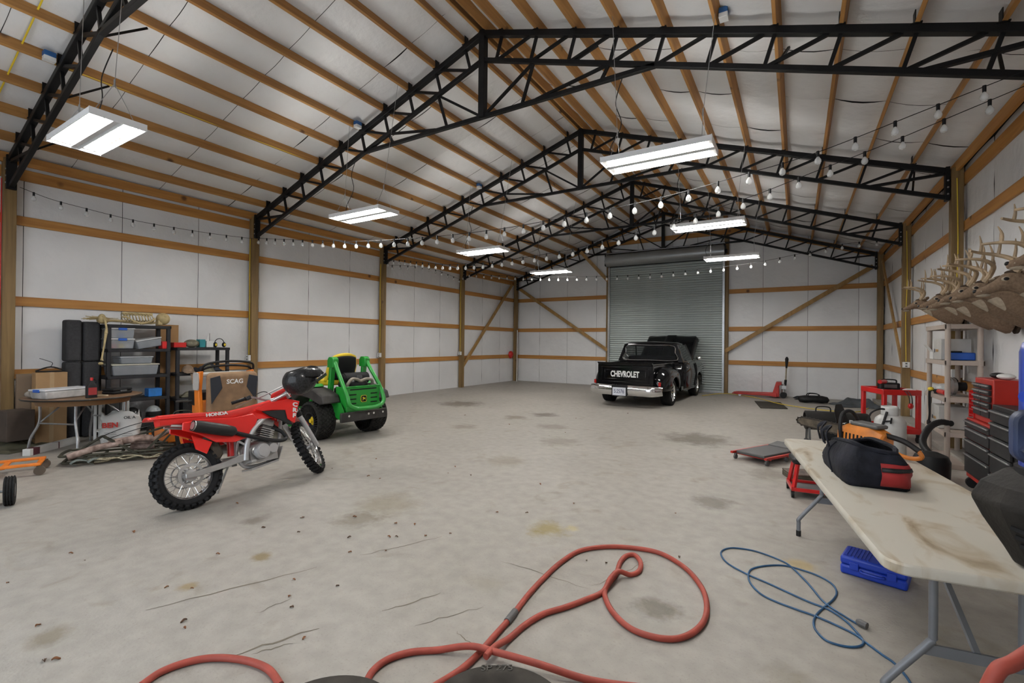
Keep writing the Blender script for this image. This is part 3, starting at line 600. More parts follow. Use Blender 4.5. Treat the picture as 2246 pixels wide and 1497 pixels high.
for s in (1, -1):
    sa = MB(); sa.loft([[(x, s*.085-.014, z+h), (x, s*.085+.014, z+h), (x, s*.085+.014, z-h), (x, s*.085-.014, z-h)] for x, z, h in ((-.06, RR, .022), (.05, RR+.002, .028), (.3, RR+.03, .03), (.53, RR+.07, .04))]); sa.build('swingarm', ALU, bk, bev=.006)
    fr = MB(); fr.tube(spl([(.50, s*.09, .33), (.53, s*.105, .50), (.62, s*.11, .64), (.86, s*.07, .80), (1.02, s*.035, .88)]), .027, 10); fr.build('frame_spar', FRM, bk)
    sf = MB(); sf.tube([(.58, s*.10, .60), (.2, s*.09, .72), (-.12, s*.07, .78)], .011, 6); sf.tube([(.54, s*.10, .46), (.22, s*.09, .71)], .011, 6); sf.build('subframe_tube', FRM, bk)
    ft = MB(); ft.bar((.50, s*.12, .30), (.50, s*.23, .31), .05, .02); ft.build('foot_peg', ALU, bk)
fr = MB(); fr.tube(spl([(1.02, 0, .88), (.98, 0, .6), (.9, 0, .36), (.78, 0, .26), (.55, 0, .26), (.48, 0, .34)]), .019, 8); fr.build('down_tube', FRM, bk)
# engine
en = MB(); en.ell((.68, 0, .40), (.17, .12, .11)); en.box((.70, 0, .36), (.30, .18, .16)); eng = en.build('engine_case', ALU, bk, smooth=50)
c = MB(); c.cyl((.66, -.12, .39), (.66, -.155, .39), .085, 28, r2=.075); c.cyl((.66, -.155, .39), (.66, -.168, .39), .06, 24); c.cyl((.78, -.11, .40), (.78, -.145, .40), .06, 24, r2=.05); c.build('clutch_cover', FRM, eng)
c = MB(); c.bar((.73, 0, .47), (.80, 0, .64), .10, .10, (1, 0, 0)); c.build('cylinder', mat('engine_dark', (.1, .1, .1), .5, .5), eng)
for i in range(7):
    t = .1+.12*i; p = V((.73, 0, .47)).lerp(V((.80, 0, .64)), t); MB().box(tuple(p), (.15, .16, .008), ry=.38).build('cooling_fin', ALU, eng)
c = MB(); c.box((.82, 0, .68), (.13, .12, .08), ry=.38); c.build('cylinder_head', ALU, eng, bev=.015)
c = MB(); c.tube(spl([(.84, -.02, .62), (.93, -.08, .56), (.95, -.12, .48), (.86, -.15, .46), (.7, -.15, .50), (.5, -.14, .58), (.36, -.145, .635)]), .021, 10); c.build('exhaust_pipe', BLACK, bk)
c = MB(); MM = lambda x: V((.40, -.15, .63)).lerp(V((.02, -.165, .745)), x)
c.tube([MM(0), MM(.06), MM(.3), MM(.9), MM(1)], [.03, .05, .058, .056, .05], 16, cap=True); mf = c.build('muffler', mat('muffler_black', (.02, .02, .02), .45), bk)
c = MB(); c.tube([MM(.985), MM(1.03)], [.048, .05], 16, cap=False); c.tube([MM(1.03), MM(.99)], [.036, .034], 16); c.build('muffler_tip', ALU, mf)
c = MB(); c.tube([(.42, .02, .40), (.44, .02, .66)], .032, 10); c.build('rear_shock', RED, bk)
c = MB(); c.loft([[(x, -.09, z), (x, .09, z), (x, .09, z-.02), (x, -.09, z-.02)] for x, z in ((.92, .40), (.85, .27), (.55, .235))]); c.build('skid_plate', ALU, bk)
# bodywork
def body(name, secs, m=BRED, par=bk, **k):
    b = MB(); b.loft(secs); return b.build(name, m, par, smooth=50, **k)
rf = MB()
def rfen(u, v):
    x = .25-.54*u; w_ = .105*(1-.45*u**2); y = (v-.5)*2*w_; return (x, y, .845+.055*u-.018*u*u-.028*abs(2*v-1)**2.2)
rf.sheet(rfen, 16, 8); rf.build('rear_fender', BRED, bk, solid=.006)
st = body('seat', [[(x, -w, z-.02), (x, -w*.9, z+.02), (x, -w*.4, z+.035), (x, w*.4, z+.035), (x, w*.9, z+.02), (x, w, z-.02), (x, w*.8, z-.06), (x, -w*.8, z-.06)] for x, w, z in ((-.2, .06, .855), (-.02, .085, .85), (.2, .1, .835), (.4, .1, .82), (.58, .085, .84), (.75, .07, .865), (.88, .06, .89))], mat('seat_red', (.62, .015, .01), .5))
body('fuel_tank', [[(x, -w, z0), (x, -w*.9, z1-.03), (x, -w*.4, z1), (x, w*.4, z1), (x, w*.9, z1-.03), (x, w, z0)] for x, w, z0, z1 in ((.60, .08, .74, .84), (.72, .12, .72, .87), (.88, .13, .72, .895), (1.02, .09, .76, .885))], BRED)
for s in (1, -1):
    sh = MB(); sh.prism([(.62, .83), (.80, .885), (1.02, .90), (1.16, .86), (1.12, .78), (1.06, .62), (.98, .68), (.97, .78), (.82, .80), (.70, .80)], .016, T(0, s*.15, 0, PI/2)); shr = sh.build('radiator_shroud', BRED, bk, bev=.006)
    sh = MB(); sh.prism([(.70, .80), (.97, .785), (.98, .70), (1.05, .60), (.98, .62), (.90, .68), (.78, .74)], .014, T(0, s*.142, 0, PI/2)); sh.build('shroud_insert', BLACK, bk, bev=.004)
    sp_ = MB(); sp_.prism([(-.05, .79), (.12, .80), (.42, .775), (.62, .79), (.66, .72), (.56, .56), (.40, .53), (.22, .56), (.08, .66), (-.06, .72)], .016, T(0, s*.118, 0, PI/2)); sp_.build('side_panel', BRED, bk, bev=.008)
    lp = MB(); lp.prism([(.03, .66), (.2, .57), (.14, .47), (.05, .53)], .012, T(0, s*.09, 0, PI/2)); lp.build('lower_panel', BRED, bk)
text('HONDA', .042, WHITE, bk, T(.27, -.1045, .832, PI/2, 0, 0), sx=1.3, bold=.002, label='white maker lettering on the seat side')
text('C\nR\nF', .062, WHITE, bk, T(1.075, -.162, .765, PI/2, R(14), 0), sx=1.35, bold=.003, label='white model lettering on the shroud')
g = MB(); g.prism([(.1, .62), (.2, .58), (.24, .42), (.19, .36), (.13, .42)], .12, T(.08, 0, .02, PI/2)); g.build('mud_guard', mat('mud_flap', (.055, .045, .035), .8), bk, bev=.02)
ks = MB(); ks.tube([(.42, .10, .30), (.36, .245, .05)], .011, 8); ks.box((.36, .25, .045), (.05, .03, .012)); ks.build('side_stand', ALU, bk)
# front end, steered to the left
HD = V((1.0, 0, .90)); ax = V((-.46, 0, 1)).normalized(); ST = Mx.Translation(HD) @ Mx.Rotation(R(44), 4, ax) @ Mx.Translation(-HD)
FA = V((WB-.02, 0, RF)); off = FA-HD; al = off.dot(ax); base = HD+ax*al; ofs = FA-base
fw = knob_wheel(bk, ST @ T(FA.x, 0, RF, PI/2), RF, .085, .27, 34, 'front_wheel', True)
bd = MB(); bd.cyl((FA.x, .05, RF), (FA.x, .056, RF), .12, 28, ST); bd.build('brake_disc', GALV, fw)
for s in (1, -1):
    y = s*.095; lo = FA+V((0, y, 0)); hi = base+ax*(.72)+ofs+V((0, y, 0)); md = lo.lerp(hi, .55)
    f = MB(); f.tube([lo-ax*.03, md], .028, 12, M=ST); f.box(tuple(lo), (.06, .035, .07), ST, ry=-.4); fo = f.build('fork_slider', FRM, bk, smooth=40)
    f = MB(); f.tube([md-ax*.01, md+ax*.02, md+ax*.2, md+ax*.24], [.033, .036, .034, .03], 12, M=ST); f.build('fork_boot', BLACK, fo)
    f = MB(); f.tube([md+ax*.2, hi], .021, 10, M=ST); f.build('fork_tube', ALU, fo)
tc = MB()
for t in (.70, .47): tc.box(tuple(base+ax*t+ofs*.6), (.09, .24, .03), ST, ry=-.43)
tc.build('triple_clamp', ALU, bk, bev=.01)
top = base+ax*.70+ofs*.8
hb = MB(); hb.tube(spl([top+V((-.14, .40, .13)), top+V((-.08, .24, .12)), top+V((0, .1, .02)), top+V((0, -.1, .02)), top+V((-.08, -.24, .12)), top+V((-.14, -.40, .13))], 6), .012, 8, M=ST); hb.tube([top+V((-.05, .17, .08)), top+V((-.05, -.17, .08))], .01, 8, M=ST); hbo = hb.build('handlebar', mat('bar_steel', (.35, .35, .36), .3, .9), bk)
for s in (1, -1):
    g = MB(); g.tube([top+V((-.10, s*.29, .122)), top+V((-.142, s*.42, .131))], .018, 10, M=ST); g.ell(tuple(top+V((-.10, s*.285, .122))), (.02, .012, .026), 10, 6, ST); g.build('grip', RUB, hbo)
    g = MB(); g.tube(spl([top+V((-.07, s*.24, .115)), top+V((-.03, s*.27, .10)), top+V((-.07, s*.42, .09))]), .008, 6, M=ST, flat=.5); g.build('lever', ALU, hbo)
    g = MB(); g.box(tuple(top+V((-.085, s*.255, .12))), (.04, .05, .04), ST); g.build('lever_mount', BLACK, hbo, bev=.006)
cb_ = MB()
for s in (1, -1): cb_.tube(spl([ST @ (top+V((-.05, s*.26, .12))), ST @ (top+V((.12, s*.12, .16))), ST @ (top+V((.12, s*.05, -.1))), V((.95, s*.06, .75))]), .005, 5)
cb_.build('control_cable', BLACK, bk)
ff_ = MB()
def ffen(u, v):
    p = base+ax*.40+ofs; x = -.30+.78*u; w_ = .075*(1-.35*abs(2*u-1)**2); y = (v-.5)*2*w_
    return ST @ (p+V((x, y, .055-.30*x*x-.05*x+.0-.03*abs(2*v-1)**2)))
ff_.sheet(ffen, 16, 8); ff_.build('front_fender', BRED, bk, solid=.006)
np_ = MB(); pp = base+ax*.66+ofs*1.5+V((.07, 0, 0)); np_.prism(rrect(.2, .24, .05), .02, ST @ Mx.Translation(pp) @ Euler((0, PI/2-.42, 0)).to_matrix().to_4x4() @ Mx.Rotation(PI/2, 4, 'Z')); np_.build('number_board', BRED, bk, bev=.006)
# helmet hung over the right grip
bpy.context.view_layer.update()
gw = bk.matrix_world @ (ST @ (top+V((-.13, -.36, .12))))
hl = E('helmet', 'black off-road helmet hung upside down over the handlebar of the red dirt bike', 'helmet', tuple(gw+V((.03, -.04, -.10))), R(52))
CARB = mat('speckled_black_shell', (.016, .016, .017), .35, 0, .6, 60, .5, 40, coat=.3)
sh = MB()
def shell(u, v):
    a = 2*PI*u; t = PI*(.02+.80*v); r = math.sin(t)
    x = .165*r*math.cos(a)*(1.12 if math.cos(a) > 0 else 1); y = .128*r*math.sin(a); z = -.15*math.cos(t)
    return (x, y, z)
HMx = T(0, 0, 0, 0, R(-18), 0)
sh.sheet(shell, 32, 16, HMx); sh.build('shell', CARB, hl, solid=.02, smooth=60)
sh = MB(); sh.tube([(.12*math.cos(a)+.10, .118*math.sin(a), .075-.05*math.cos(a)) for a in [R(-88+176*i/14) for i in range(15)]], .036, 8, M=HMx, flat=1.5); sh.build('chin_bar', CARB, hl)
sh = MB(); sh.loft([[(x, -w, z), (x, 0, z-.025), (x, w, z), (x, w, z+.008), (x, 0, z-.015), (x, -w, z+.008)] for x, w, z in ((.12, .115, -.06), (.2, .115, -.045), (.30, .08, -.01))], M=HMx); sh.build('visor', CARB, hl)
sh = MB(); sh.lathe([(.118, .06), (.10, .09), (.085, .05), (.1, -.03), (.06, -.08)], 24, HMx @ Mx.Diagonal((1.25, 1, 1, 1)), cap=False); sh.build('lining', BLACK, hl)
# ================= green zero-turn mower =================
GRN = mat('mower_green', (.015, .26, .03), .35, 0, .06, 5, coat=.3); YLW = mat('mower_yellow', (.78, .56, .03), .4, 0, .05, 5); FEND = mat('dusty_black_plastic', (.045, .042, .04), .6, 0, .3, 7)
TWEEL = mat('airless_rubber', (.022, .021, .02), .8, 0, .35, 25)
jd = E('zero_turn_mower', 'green zero-turn riding mower with yellow seat and folded roll bar', 'mower', (-6.47, 5.2, 0), R(175))
def turf_tyre(par, M, r, w, rim, rm, name='drive_wheel', lug=True, vanes=True):
    t = MB(); h = w/2; t.lathe([(rim+.01, -h*.8), (r*.9, -h), (r-.02, -h*.92), (r-.008, -h*.5), (r-.005, 0), (r-.008, h*.5), (r-.02, h*.92), (r*.9, h), (rim+.01, h*.8)] if not vanes else [(r*.86, -h), (r*.95, -h), (r-.012, -h*.9), (r-.005, 0), (r-.012, h*.9), (r*.95, h), (r*.86, h)], 48, M, cap=False, close=True)
    o = t.build(name, TWEEL, par, smooth=50)
    k = MB(); n = 30; rows = 7
    for i in range(n):
        for j in range(rows):
            z = -h*.86+2*h*.86*(j+.5)/rows; a = 2*PI*(i+(.5 if j % 2 else 0))/n
            k.prism([(q*.95*math.cos(b)+random.uniform(-.003, .003), q*math.sin(b)) for q, b in [(.021 if c % 2 else .024, 2*PI*c/6) for c in range(6)]], .014, M @ Mx.Rotation(a, 4, 'Z') @ T(r-.004, 0, z, 0, PI/2, 0))
    tag(k.build('tread_blocks', TWEEL, o, smooth=0), kind='stuff')
    if vanes:
        for i in range(36):
            a = 2*PI*i/36; q = MB(); q.loft([[(rr*math.cos(a+d), rr*math.sin(a+d), z), (rr*math.cos(a+d+.03), rr*math.sin(a+d+.03), z)] for rr, d, z in ()] or [[(rim*math.cos(a), rim*math.sin(a), z), (r*.87*math.cos(a+.16), r*.87*math.sin(a+.16), z), (r*.87*math.cos(a+.19), r*.87*math.sin(a+.19), z), (rim*math.cos(a+.04), rim*math.sin(a+.04), z)] for z in (-h*.95, h*.95)], M=M); q.build('vane', TWEEL, o, smooth=0)
        q = MB(); q.lathe([(rim-.01, -h*.9), (rim+.012, -h*.9), (rim+.012, h*.9), (rim-.01, h*.9)], 36, M, cap=False, close=True); q.lathe([(0.01, h*.1), (rim, h*.1), (rim, h*.2), (.07, h*.25), (.01, h*.25)], 36, M); q.build('rim', mat('rim_dark', (.03, .032, .04), .5), o)
        q = MB(); q.lathe([(.005, h*.25), (.075, h*.25), (.07, h*.5), (.03, h*.55), (.03, h*.8), (.005, h*.82)], 24, M); q.build('hub', rm, o)
    else:
        q = MB(); q.lathe([(rim+.012, -h*.8), (rim-.012, -h*.7), (rim-.015, h*.5), (rim+.012, h*.8), (rim+.02, h*.76), (rim+.0, h*.4), (rim+.02, -h*.7)], 36, M, cap=False, close=True); q.lathe([(.01, h*.0), (rim-.01, h*.0), (rim-.01, h*.12), (.09, h*.2), (.01, h*.3)], 36, M); q.build('rim', rm, o)
    return o
for s in (1, -1): turf_tyre(jd, T(0, s*.50, .305, -PI/2*s), .305, .30, .135, YLW)
for s in (1, -1):
    turf_tyre(jd, T(1.42, s*.42, .15, -PI/2*s), .15, .13, .075, YLW, 'caster_wheel')
    b = MB(); b.bar((1.15, s*.40, .46), (1.42, s*.42, .46), .06, .06); b.bar((1.42, s*.34, .46), (1.42, s*.34, .14), .03, .04); b.bar((1.42, s*.5, .46), (1.42, s*.5, .14), .03, .04); b.box((1.42, s*.42, .46), (.05, .2, .04)); b.build('caster_fork', GRN, jd, bev=.006)
b = MB(); b.box((.55, .0, .42), (1.5, .1, .09)); 
for s in (1, -1): b.box((.55, s*.28, .44), (1.45, .07, .10))
b.box((1.18, 0, .46), (.1, .9, .08)); b.build('frame', GRN, jd, bev=.01)
b = MB(); b.loft([[(x, -w, z), (x, w, z), (x, w, z-h), (x, -w, z-h)] for x, w, z, h in ((.42, .5, .30, .1), (.55, .72, .32, .16), (1.0, .74, .32, .16), (1.15, .5, .30, .1))]); b.build('mower_deck', GRN, jd, bev=.02)
for s in (1, -1):
    b = MB(); pts = [(-.38, .60), (-.33, .72), (-.1, .80), (.25, .84), (.5, .80), (.62, .66), (.66, .50), (.58, .46), (.5, .58), (.34, .68), (.05, .66), (-.25, .58)]
    b.prism(pts, .30, T(0, s*.48, 0, PI/2)); b.build('fender', FEND, jd, bev=.02)
    b = MB(); b.prism([(.08, .845), (.62, .82), (.66, .74), (.58, .70), (.02, .80)], .20, T(0, s*.46, .03, PI/2)); pn = b.build('side_panel', GRN, jd, bev=.015)
    b = MB(); b.prism([(.14, .84), (.50, .815), (.56, .775), (.10, .815)], .006, T(0, s*.565, .022, PI/2)); b.build('stripe', YLW, pn)
    b = MB(); b.tube(spl([(.12, s*.42, .86), (.16, s*.44, .96), (.36, s*.40, 1.0)]), .014, 8); b.ell((.40, s*.40, 1.02), (.09, .045, .03)); b.build('control_lever', BLACK, jd)
    b = MB(); b.ell((.44, s*.33, 1.12), (.16, .045, .032)); b.bar((.30, s*.31, 1.1), (.24, s*.26, 1.02), .03, .04); b.build('armrest', BLACK, jd)
# seat
se = MB()
def back(u, v):
    a = (u-.5)*2; w_ = .27*(1-.30*max(0, v-.55)**1.2*2); z = .90+.46*v*(1-.10*abs(a)**3); return (.13-.16*v+.07*abs(a)**2.2, a*w_, z)
se.sheet(back, 16, 12); st_ = se.build('seat_back', YLW, jd, solid=.05, smooth=60)
se = MB(); se.sheet(lambda u, v: tuple(V(back(.06+.88*u, .05+.86*v))+V((-.035, 0, 0))), 16, 12); se.build('seat_shell', mat('seat_black', (.018, .018, .02), .6), st_, solid=.02, smooth=60)
se = MB(); se.loft([[(x, -w, z-.1), (x, -w, z), (x, 0, z-.02), (x, w, z), (x, w, z-.1)] for x, w, z in ((.1, .24, .93), (.35, .26, .92), (.6, .23, .94))]); se.build('seat_base', YLW, jd, bev=.02)
# engine and guard
b = MB(); b.box((-.22, 0, .66), (.42, .46, .30)); b.ell((-.22, 0, .86), (.24, .24, .12)); b.build('engine', BLACK, jd, bev=.03)
b = MB(); b.cyl((-.24, -.24, .96), (-.24, .20, .96), .095, 24); b.cyl((-.24, .20, .96), (-.24, .23, .96), .085, 24, r2=.06); af = b.build('air_filter', BLACK, jd)
b = MB(); b.prism(rrect(.10, .08, .02), .01, T(-.335, -.04, .975, PI/2, 0, PI/2)); b.build('filter_badge', GREY, af)
b = MB(); b.tube(spl([(-.40, -.24, .84), (-.42, -.22, .93), (-.42, -.10, .95), (-.42, 0, .92), (-.42, .06, .95), (-.42, .16, .96), (-.41, .23, .88), (-.40, .24, .82)]), .026, 10); b.build('muffler_guard', mat('dusty_steel', (.28, .25, .21), .6, .5), jd)
g = MB()
g.box((-.50, 0, .68), (.012, .62, .32)); 
for s in (1, -1): g.box((-.36, s*.31, .68), (.28, .012, .32))
g.box((-.50, 0, .845), (.03, .64, .018)); g.box((-.40, 0, .48), (.22, .62, .10))
gd = g.build('engine_guard', GRN, jd, bev=.004)
for y, z, L in ((0, .80, .5), (.2, .72, .13), (-.2, .72, .13), (.2, .65, .13), (-.2, .65, .13), (.2, .58, .13), (-.2, .58, .13)):
    MB().prism(rrect(L, .02, .008), .008, T(-.505, y, z, PI/2, 0, -PI/2)).build('vent_slot', BLACK, gd)
b = MB(); b.prism(rrect(.11, .11, .03), .008, T(-.512, 0, .645, PI/2, 0, -PI/2)); em = b.build('emblem', YLW, jd)
b = MB(); b.prism(rrect(.096, .096, .026), .008, T(-.5145, 0, .645, PI/2, 0, -PI/2)); b.build('emblem_field', BLACK, em)
b = MB(); MM_ = T(-.520, 0, .645, PI/2, 0, -PI/2)
b.prism([(-.03, .018), (-.012, .03), (-.002, .018), (.012, .012), (.03, .016), (.022, .002), (.03, -.02), (.018, -.012), (.008, -.004), (-.01, -.008), (-.02, -.028), (-.028, -.028), (-.02, -.006), (-.02, .008)], .004, MM_); b.build('emblem_figure', YLW, em)
b = MB(); b.box((-.53, 0, .38), (.05, .86, .15)); b.build('rear_bumper', FEND, jd, bev=.01)
for y in (-.16, -.06, .3, -.34): MB().cyl((-.555, y, .40), (-.565, y, .40), .018, 10).build('bumper_bolt', CHROME, jd)
for s in (1, -1):
    b = MB(); b.prism([(-.52, .30), (-.30, .36), (-.18, .60), (-.42, .60), (-.52, .46)], .012, T(0, s*.36, 0, PI/2)); b.build('side_plate', GRN, jd)
# roll bar: uprights and hoop folded down behind
for s in (1, -1):
    b = MB(); b.bar((-.02, s*.30, .52), (-.10, s*.30, 1.24), .06, .08, (0, 1, 0)); b.build('roll_bar_post', GRN, jd, bev=.008)
    b = MB(); b.prism([(-.19, 1.14), (-.19, 1.28), (-.14, 1.31), (-.06, 1.31), (-.02, 1.26), (-.02, 1.14)], .10, T(0, s*.30, 0, PI/2)); b.build('hinge_bracket', GRN, jd, bev=.008)
b = MB(); hoop = spl([(-.12, .30, 1.29), (-.26, .315, 1.10), (-.44, .335, .88), (-.56, .335, .70), (-.60, .32, .58), (-.615, .2, .515), (-.62, 0, .505), (-.615, -.2, .515), (-.60, -.32, .58), (-.56, -.335, .70), (-.44, -.335, .88), (-.26, -.315, 1.10), (-.12, -.30, 1.29)], 6)
b.tube(hoop, .033, 10); b.build('roll_bar_hoop', GRN, jd)
# ================= orange stand-on mower =================
DUST = mat('dusty_tan_vinyl', (.21, .125, .065), .75, 0, .2, 9); PADB = mat('pad_charcoal', (.03, .033, .04), .7)
sg_ = E('stand_on_mower', 'orange stand-on mower with dusty brown back pad behind the red dirt bike', 'mower', (-7.12, 3.54, 0), R(176))
for s in (1, -1): turf_tyre(sg_, T(0, s*.36, .27, -PI/2*s), .27, .24, .165, ORANGE, vanes=False)
b = MB(); b.box((.18, 0, .38), (.9, .5, .12)); b.box((.1, 0, .56), (.55, .46, .3)); b.build('chassis', ORANGE, sg_, bev=.02)
b = MB(); b.loft([[(x, -w, z), (x, w, z), (x, w, z-h), (x, -w, z-h)] for x, w, z, h in ((.34, .4, .24, .12), (.48, .5, .26, .17), (.95, .5, .26, .17), (1.1, .4, .24, .12))]); b.build('mower_deck', ORANGE, sg_, bev=.015)
b = MB(); b.box((.72, .2, .30), (.3, .3, .09)); b.box((.72, -.25, .30), (.3, .25, .07)); b.build('belt_cover', mat('dusty_wood', (.40, .20, .08), .8, 0, .3, 9), sg_, bev=.02)
for s in (1, -1):
    w_ = turf_tyre(sg_, T(1.25, s*.42, .12, -PI/2*s), .12, .10, .06, ORANGE, 'caster_wheel', vanes=False)
    b = MB(); b.bar((.3, s*.3, .36), (1.25, s*.42, .34), .06, .06); b.bar((1.25, s*.35, .34), (1.25, s*.35, .12), .02, .04); b.build('caster_arm', ORANGE, sg_)
    b = MB(); b.prism([(-.32, .50), (-.16, .48), (-.12, .92), (-.16, 1.12), (-.30, 1.14), (-.26, .90)], .05, T(0, s*.33+.03, 0, PI/2)); b.build('control_tower_side', ORANGE, sg_, bev=.01)
    b = MB(); b.prism(rrect(.16, .24, .03), .02, T(-.2, s*.36+.03, 1.0, PI/2)); b.build('side_plate', mat('grey_guard', (.4, .38, .36), .6), sg_, bev=.004)
pd = MB(); pd.loft([[(x, y, z) for y, z in rrect(w, h, .06, 4)] for x, w, h in ((-.30, .60, .54), (-.34, .64, .58), (-.40, .64, .58), (-.43, .60, .54), (-.435, .5, .44))], M=T(0, 0, .83)); pad = pd.build('back_pad', DUST, sg_, smooth=50)
for s in (1, -1):
    q = MB(); q.prism([(s*.31*1.0, .22), (s*.19, .25), (s*.16, .08), (s*.29, -.13)], .016, T(-.437, 0, .83, PI/2, 0, -PI/2)); q.build('pad_insert', PADB, pad, bev=.004)
text('SCAG', .085, WHITE, pad, T(-.447, 0, .99, PI/2, 0, -PI/2), sx=1.0, bold=.002, label='pale lettering on the back pad')
for k, z in enumerate((1.22, 1.16)):
    b = MB(); b.tube(spl([(-.20, .34, 1.08), (-.26+.06*k, .33, z-.02), (-.30+.06*k, .24, z+.03), (-.30+.06*k, 0, z+.05), (-.30+.06*k, -.24, z+.03), (-.26+.06*k, -.33, z-.02), (-.20, -.34, 1.08)], 6), .016, 8); b.build('handle_bar', BLACK, sg_)
b = MB(); b.box((.0, 0, 1.08), (.3, .6, .04)); b.build('console', mat('console_white', (.5, .5, .48), .6), sg_, bev=.01)
b = MB(); b.cyl((.25, -.1, .7), (.25, -.1, 1.0), .16, 20); b.cyl((.15, -.38, .72), (.15, -.38, 1.02), .10, 18); b.cyl((.15, -.38, 1.02), (.15, -.38, 1.08), .055, 14); b.box((.25, 0, .72), (.4, .5, .2)); b.build('engine', BLACK, sg_, bev=.01)
b = MB(); b.box((-.30, 0, .16), (.34, .5, .03)); b.build('standing_platform', BLACK, sg_, bev=.01)
b = MB(); b.box((.55, 0, .66), (.5, .58, .03), ry=.1); b.build('flat_shelf', FEND, sg_, bev=.01)
# ================= left wall: shelving and what stands around it =================
CLEAR = mat('frosted_plastic', (.40, .43, .47), .35, 0, .1, 6, alpha=.55); LIDW = mat('lid_white', (.55, .56, .57), .4); BLUE = mat('blue_plastic', (.02, .10, .45), .4); PAPER = mat('paper_white', (.66, .66, .64), .7)
CAMO = mat('camo_fabric', (.085, .08, .05), .9, 0, .5, 14, col2=(.26, .235, .17)); CAMP = mat('camo_pad', (.12, .075, .06), .9, 0, .5, 16, col2=(.40, .30, .26)); BONE = mat('old_bone', (.46, .36, .18), .6, 0, .2, 14)
GRPH = mat('charcoal_fabric', (.045, .045, .048), .9, 0, .15, 30, .3, 200); OLIVE = mat('olive_canvas', (.085, .08, .05), .9, 0, .3, 5, .3, 30); TEAL = mat('teal_card', (.02, .22, .25), .5)
def shelf_unit(name, label, loc, rz, w, d, tiers, m, th=.05, leg=.055, group=None, round_=False):
    t = E(name, label, 'shelf', loc, rz, group); H = tiers[-1]
    for sx in (-1, 1):
        for sy in (-1, 1):
            l = MB(); x, y = sx*(w/2-leg*.6), sy*(d/2-leg*.6)
            if round_: l.cyl((x, y, 0), (x, y, H-.01), leg/2, 14)
            else: l.box((x, y, H/2-.005), (leg, leg, H-.01))
            l.build('leg', m, t, bev=0 if round_ else .008)
    for z in tiers:
        s = MB(); s.box((0, 0, z-.008), (w-.01, d-.01, .012))
        for sy in (-1, 1): s.box((0, sy*(d/2-.01), z-th/2), (w, .02, th))
        for sx in (-1, 1): s.box((sx*(w/2-.01), 0, z-th/2), (.02, d, th))
        so = s.build('shelf_board', m, t, bev=.004)
        if round_:
            for sx in (-1, 1):
                for sy in (-1, 1): MB().cyl((sx*(w/2-leg*.6), sy*(d/2-leg*.6), z-th*1.05), (sx*(w/2-leg*.6), sy*(d/2-leg*.6), z+.004), leg*.72, 14).build('corner_collar', m, so)
    return t
SH = mat('black_shelf_plastic', (.022, .022, .025), .55, 0, .2, 8)
shelf_unit('shelving_unit', 'tall black five-tier plastic shelving unit with a skeleton on top', (-9.65, 3.40, 0), PI/2, .90, .46, (.15, .575, .96, 1.40, 1.80), SH)
shelf_unit('shelving_unit', 'shorter black plastic shelving unit beside the post with hats on it', (-9.66, 4.40, 0), PI/2, .92, .44, (.12, .51, .96, 1.42), SH)
def tote(label, loc, d, rz=0, lid=LIDW, latch=None, rx=0, ry=0, cont=None, body=CLEAR):
    t = E('storage_tote', label, 'tote', loc, rz, rx=rx, ry=ry); x, y, z = d
    b = MB(); b.box((0, 0, z/2-.01), (x*.93, y*.93, z-.02), taper=1/.93); b.v = [(p[0], p[1], p[2]) for p in b.v]; b.build('body', body, t, bev=.015)
    b = MB(); b.box((0, 0, z-.008), (x*1.03, y*1.03, .022)); b.build('lid', lid, t, bev=.006)
    if latch:
        for s in (-1, 1): q = MB(); q.box((0, s*y*.52, z-.015), (x*.35, .02, .04)); q.build('latch', latch, t, bev=.006)
    if cont:
        for i, c in enumerate(cont): q = MB(); q.box((-x*.3+i*x*.28, -y*.25, z*.28), (x*.2, y*.3, z*.4)); q.build('contents', c, t)
    return t
H2 = PI/2
tote('small clear tote with white lid and blue latches, upper of the stacked pair', (-9.62, 3.16, 1.573), (.33, .36, .17), H2, LIDW, BLUE, cont=[PAPER, BLUE])
tote('small clear tote with yellow and white packets, lower of the stacked pair', (-9.62, 3.16, 1.402), (.33, .36, .17), H2, LIDW, BLUE, cont=[RED, YEL, PAPER])
tote('clear tote with white lid lying tilted beside the stacked pair', (-9.62, 3.56, 1.425), (.36, .34, .15), H2, LIDW, ry=-.2)
tote('flat clear tote resting on a larger tote in the black shelving', (-9.6, 3.36, 1.152), (.45, .34, .12), H2, mat('lid_grey', (.35, .37, .4), .4))
tote('long low clear tote with cream lid in the black shelving', (-9.6, 3.34, .963), (.64, .40, .185), H2, mat('lid_cream', (.5, .48, .4), .45))
def carton(name, label, loc, d, rz=0, m=CARD, cat='box', rx=0, ry=0, tape=True, group=None, flaps=False):
    t = E(name, label, cat, loc, rz, group, rx, ry); x, y, z = d
    if flaps:
        b = MB()
        for s in (-1, 1): b.box((s*(x/2-.003), 0, z/2), (.006, y, z)); b.box((0, s*(y/2-.003), z/2), (x-.012, .006, z))
        b.box((0, 0, .004), (x-.012, y-.012, .008)); b.build('body', m, t)
        for s in (-1, 1):
            f = MB(); f.box((s*(x/2+.03), 0, z+.05), (.005, y*.96, .13), ry=s*.6); f.build('flap', m, t)
    else:
        b = MB(); b.box((0, 0, z/2), d); b.build('body', m, t, bev=.006)
        if tape:
            b = MB(); b.box((0, 0, z/2), (.05 if x >= y else x+.003, y+.003 if x >= y else .05, z+.003)); b.build('tape', mat('tape_tan', (.42, .29, .16), .35), t)
    return t
carton('carton', 'blue printed carton on a lower tier of the black shelving', (-9.55, 3.64, .578), (.2, .16, .14), H2, mat('blue_carton', (.02, .16, .48), .45, 0, .3, 9), tape=False)
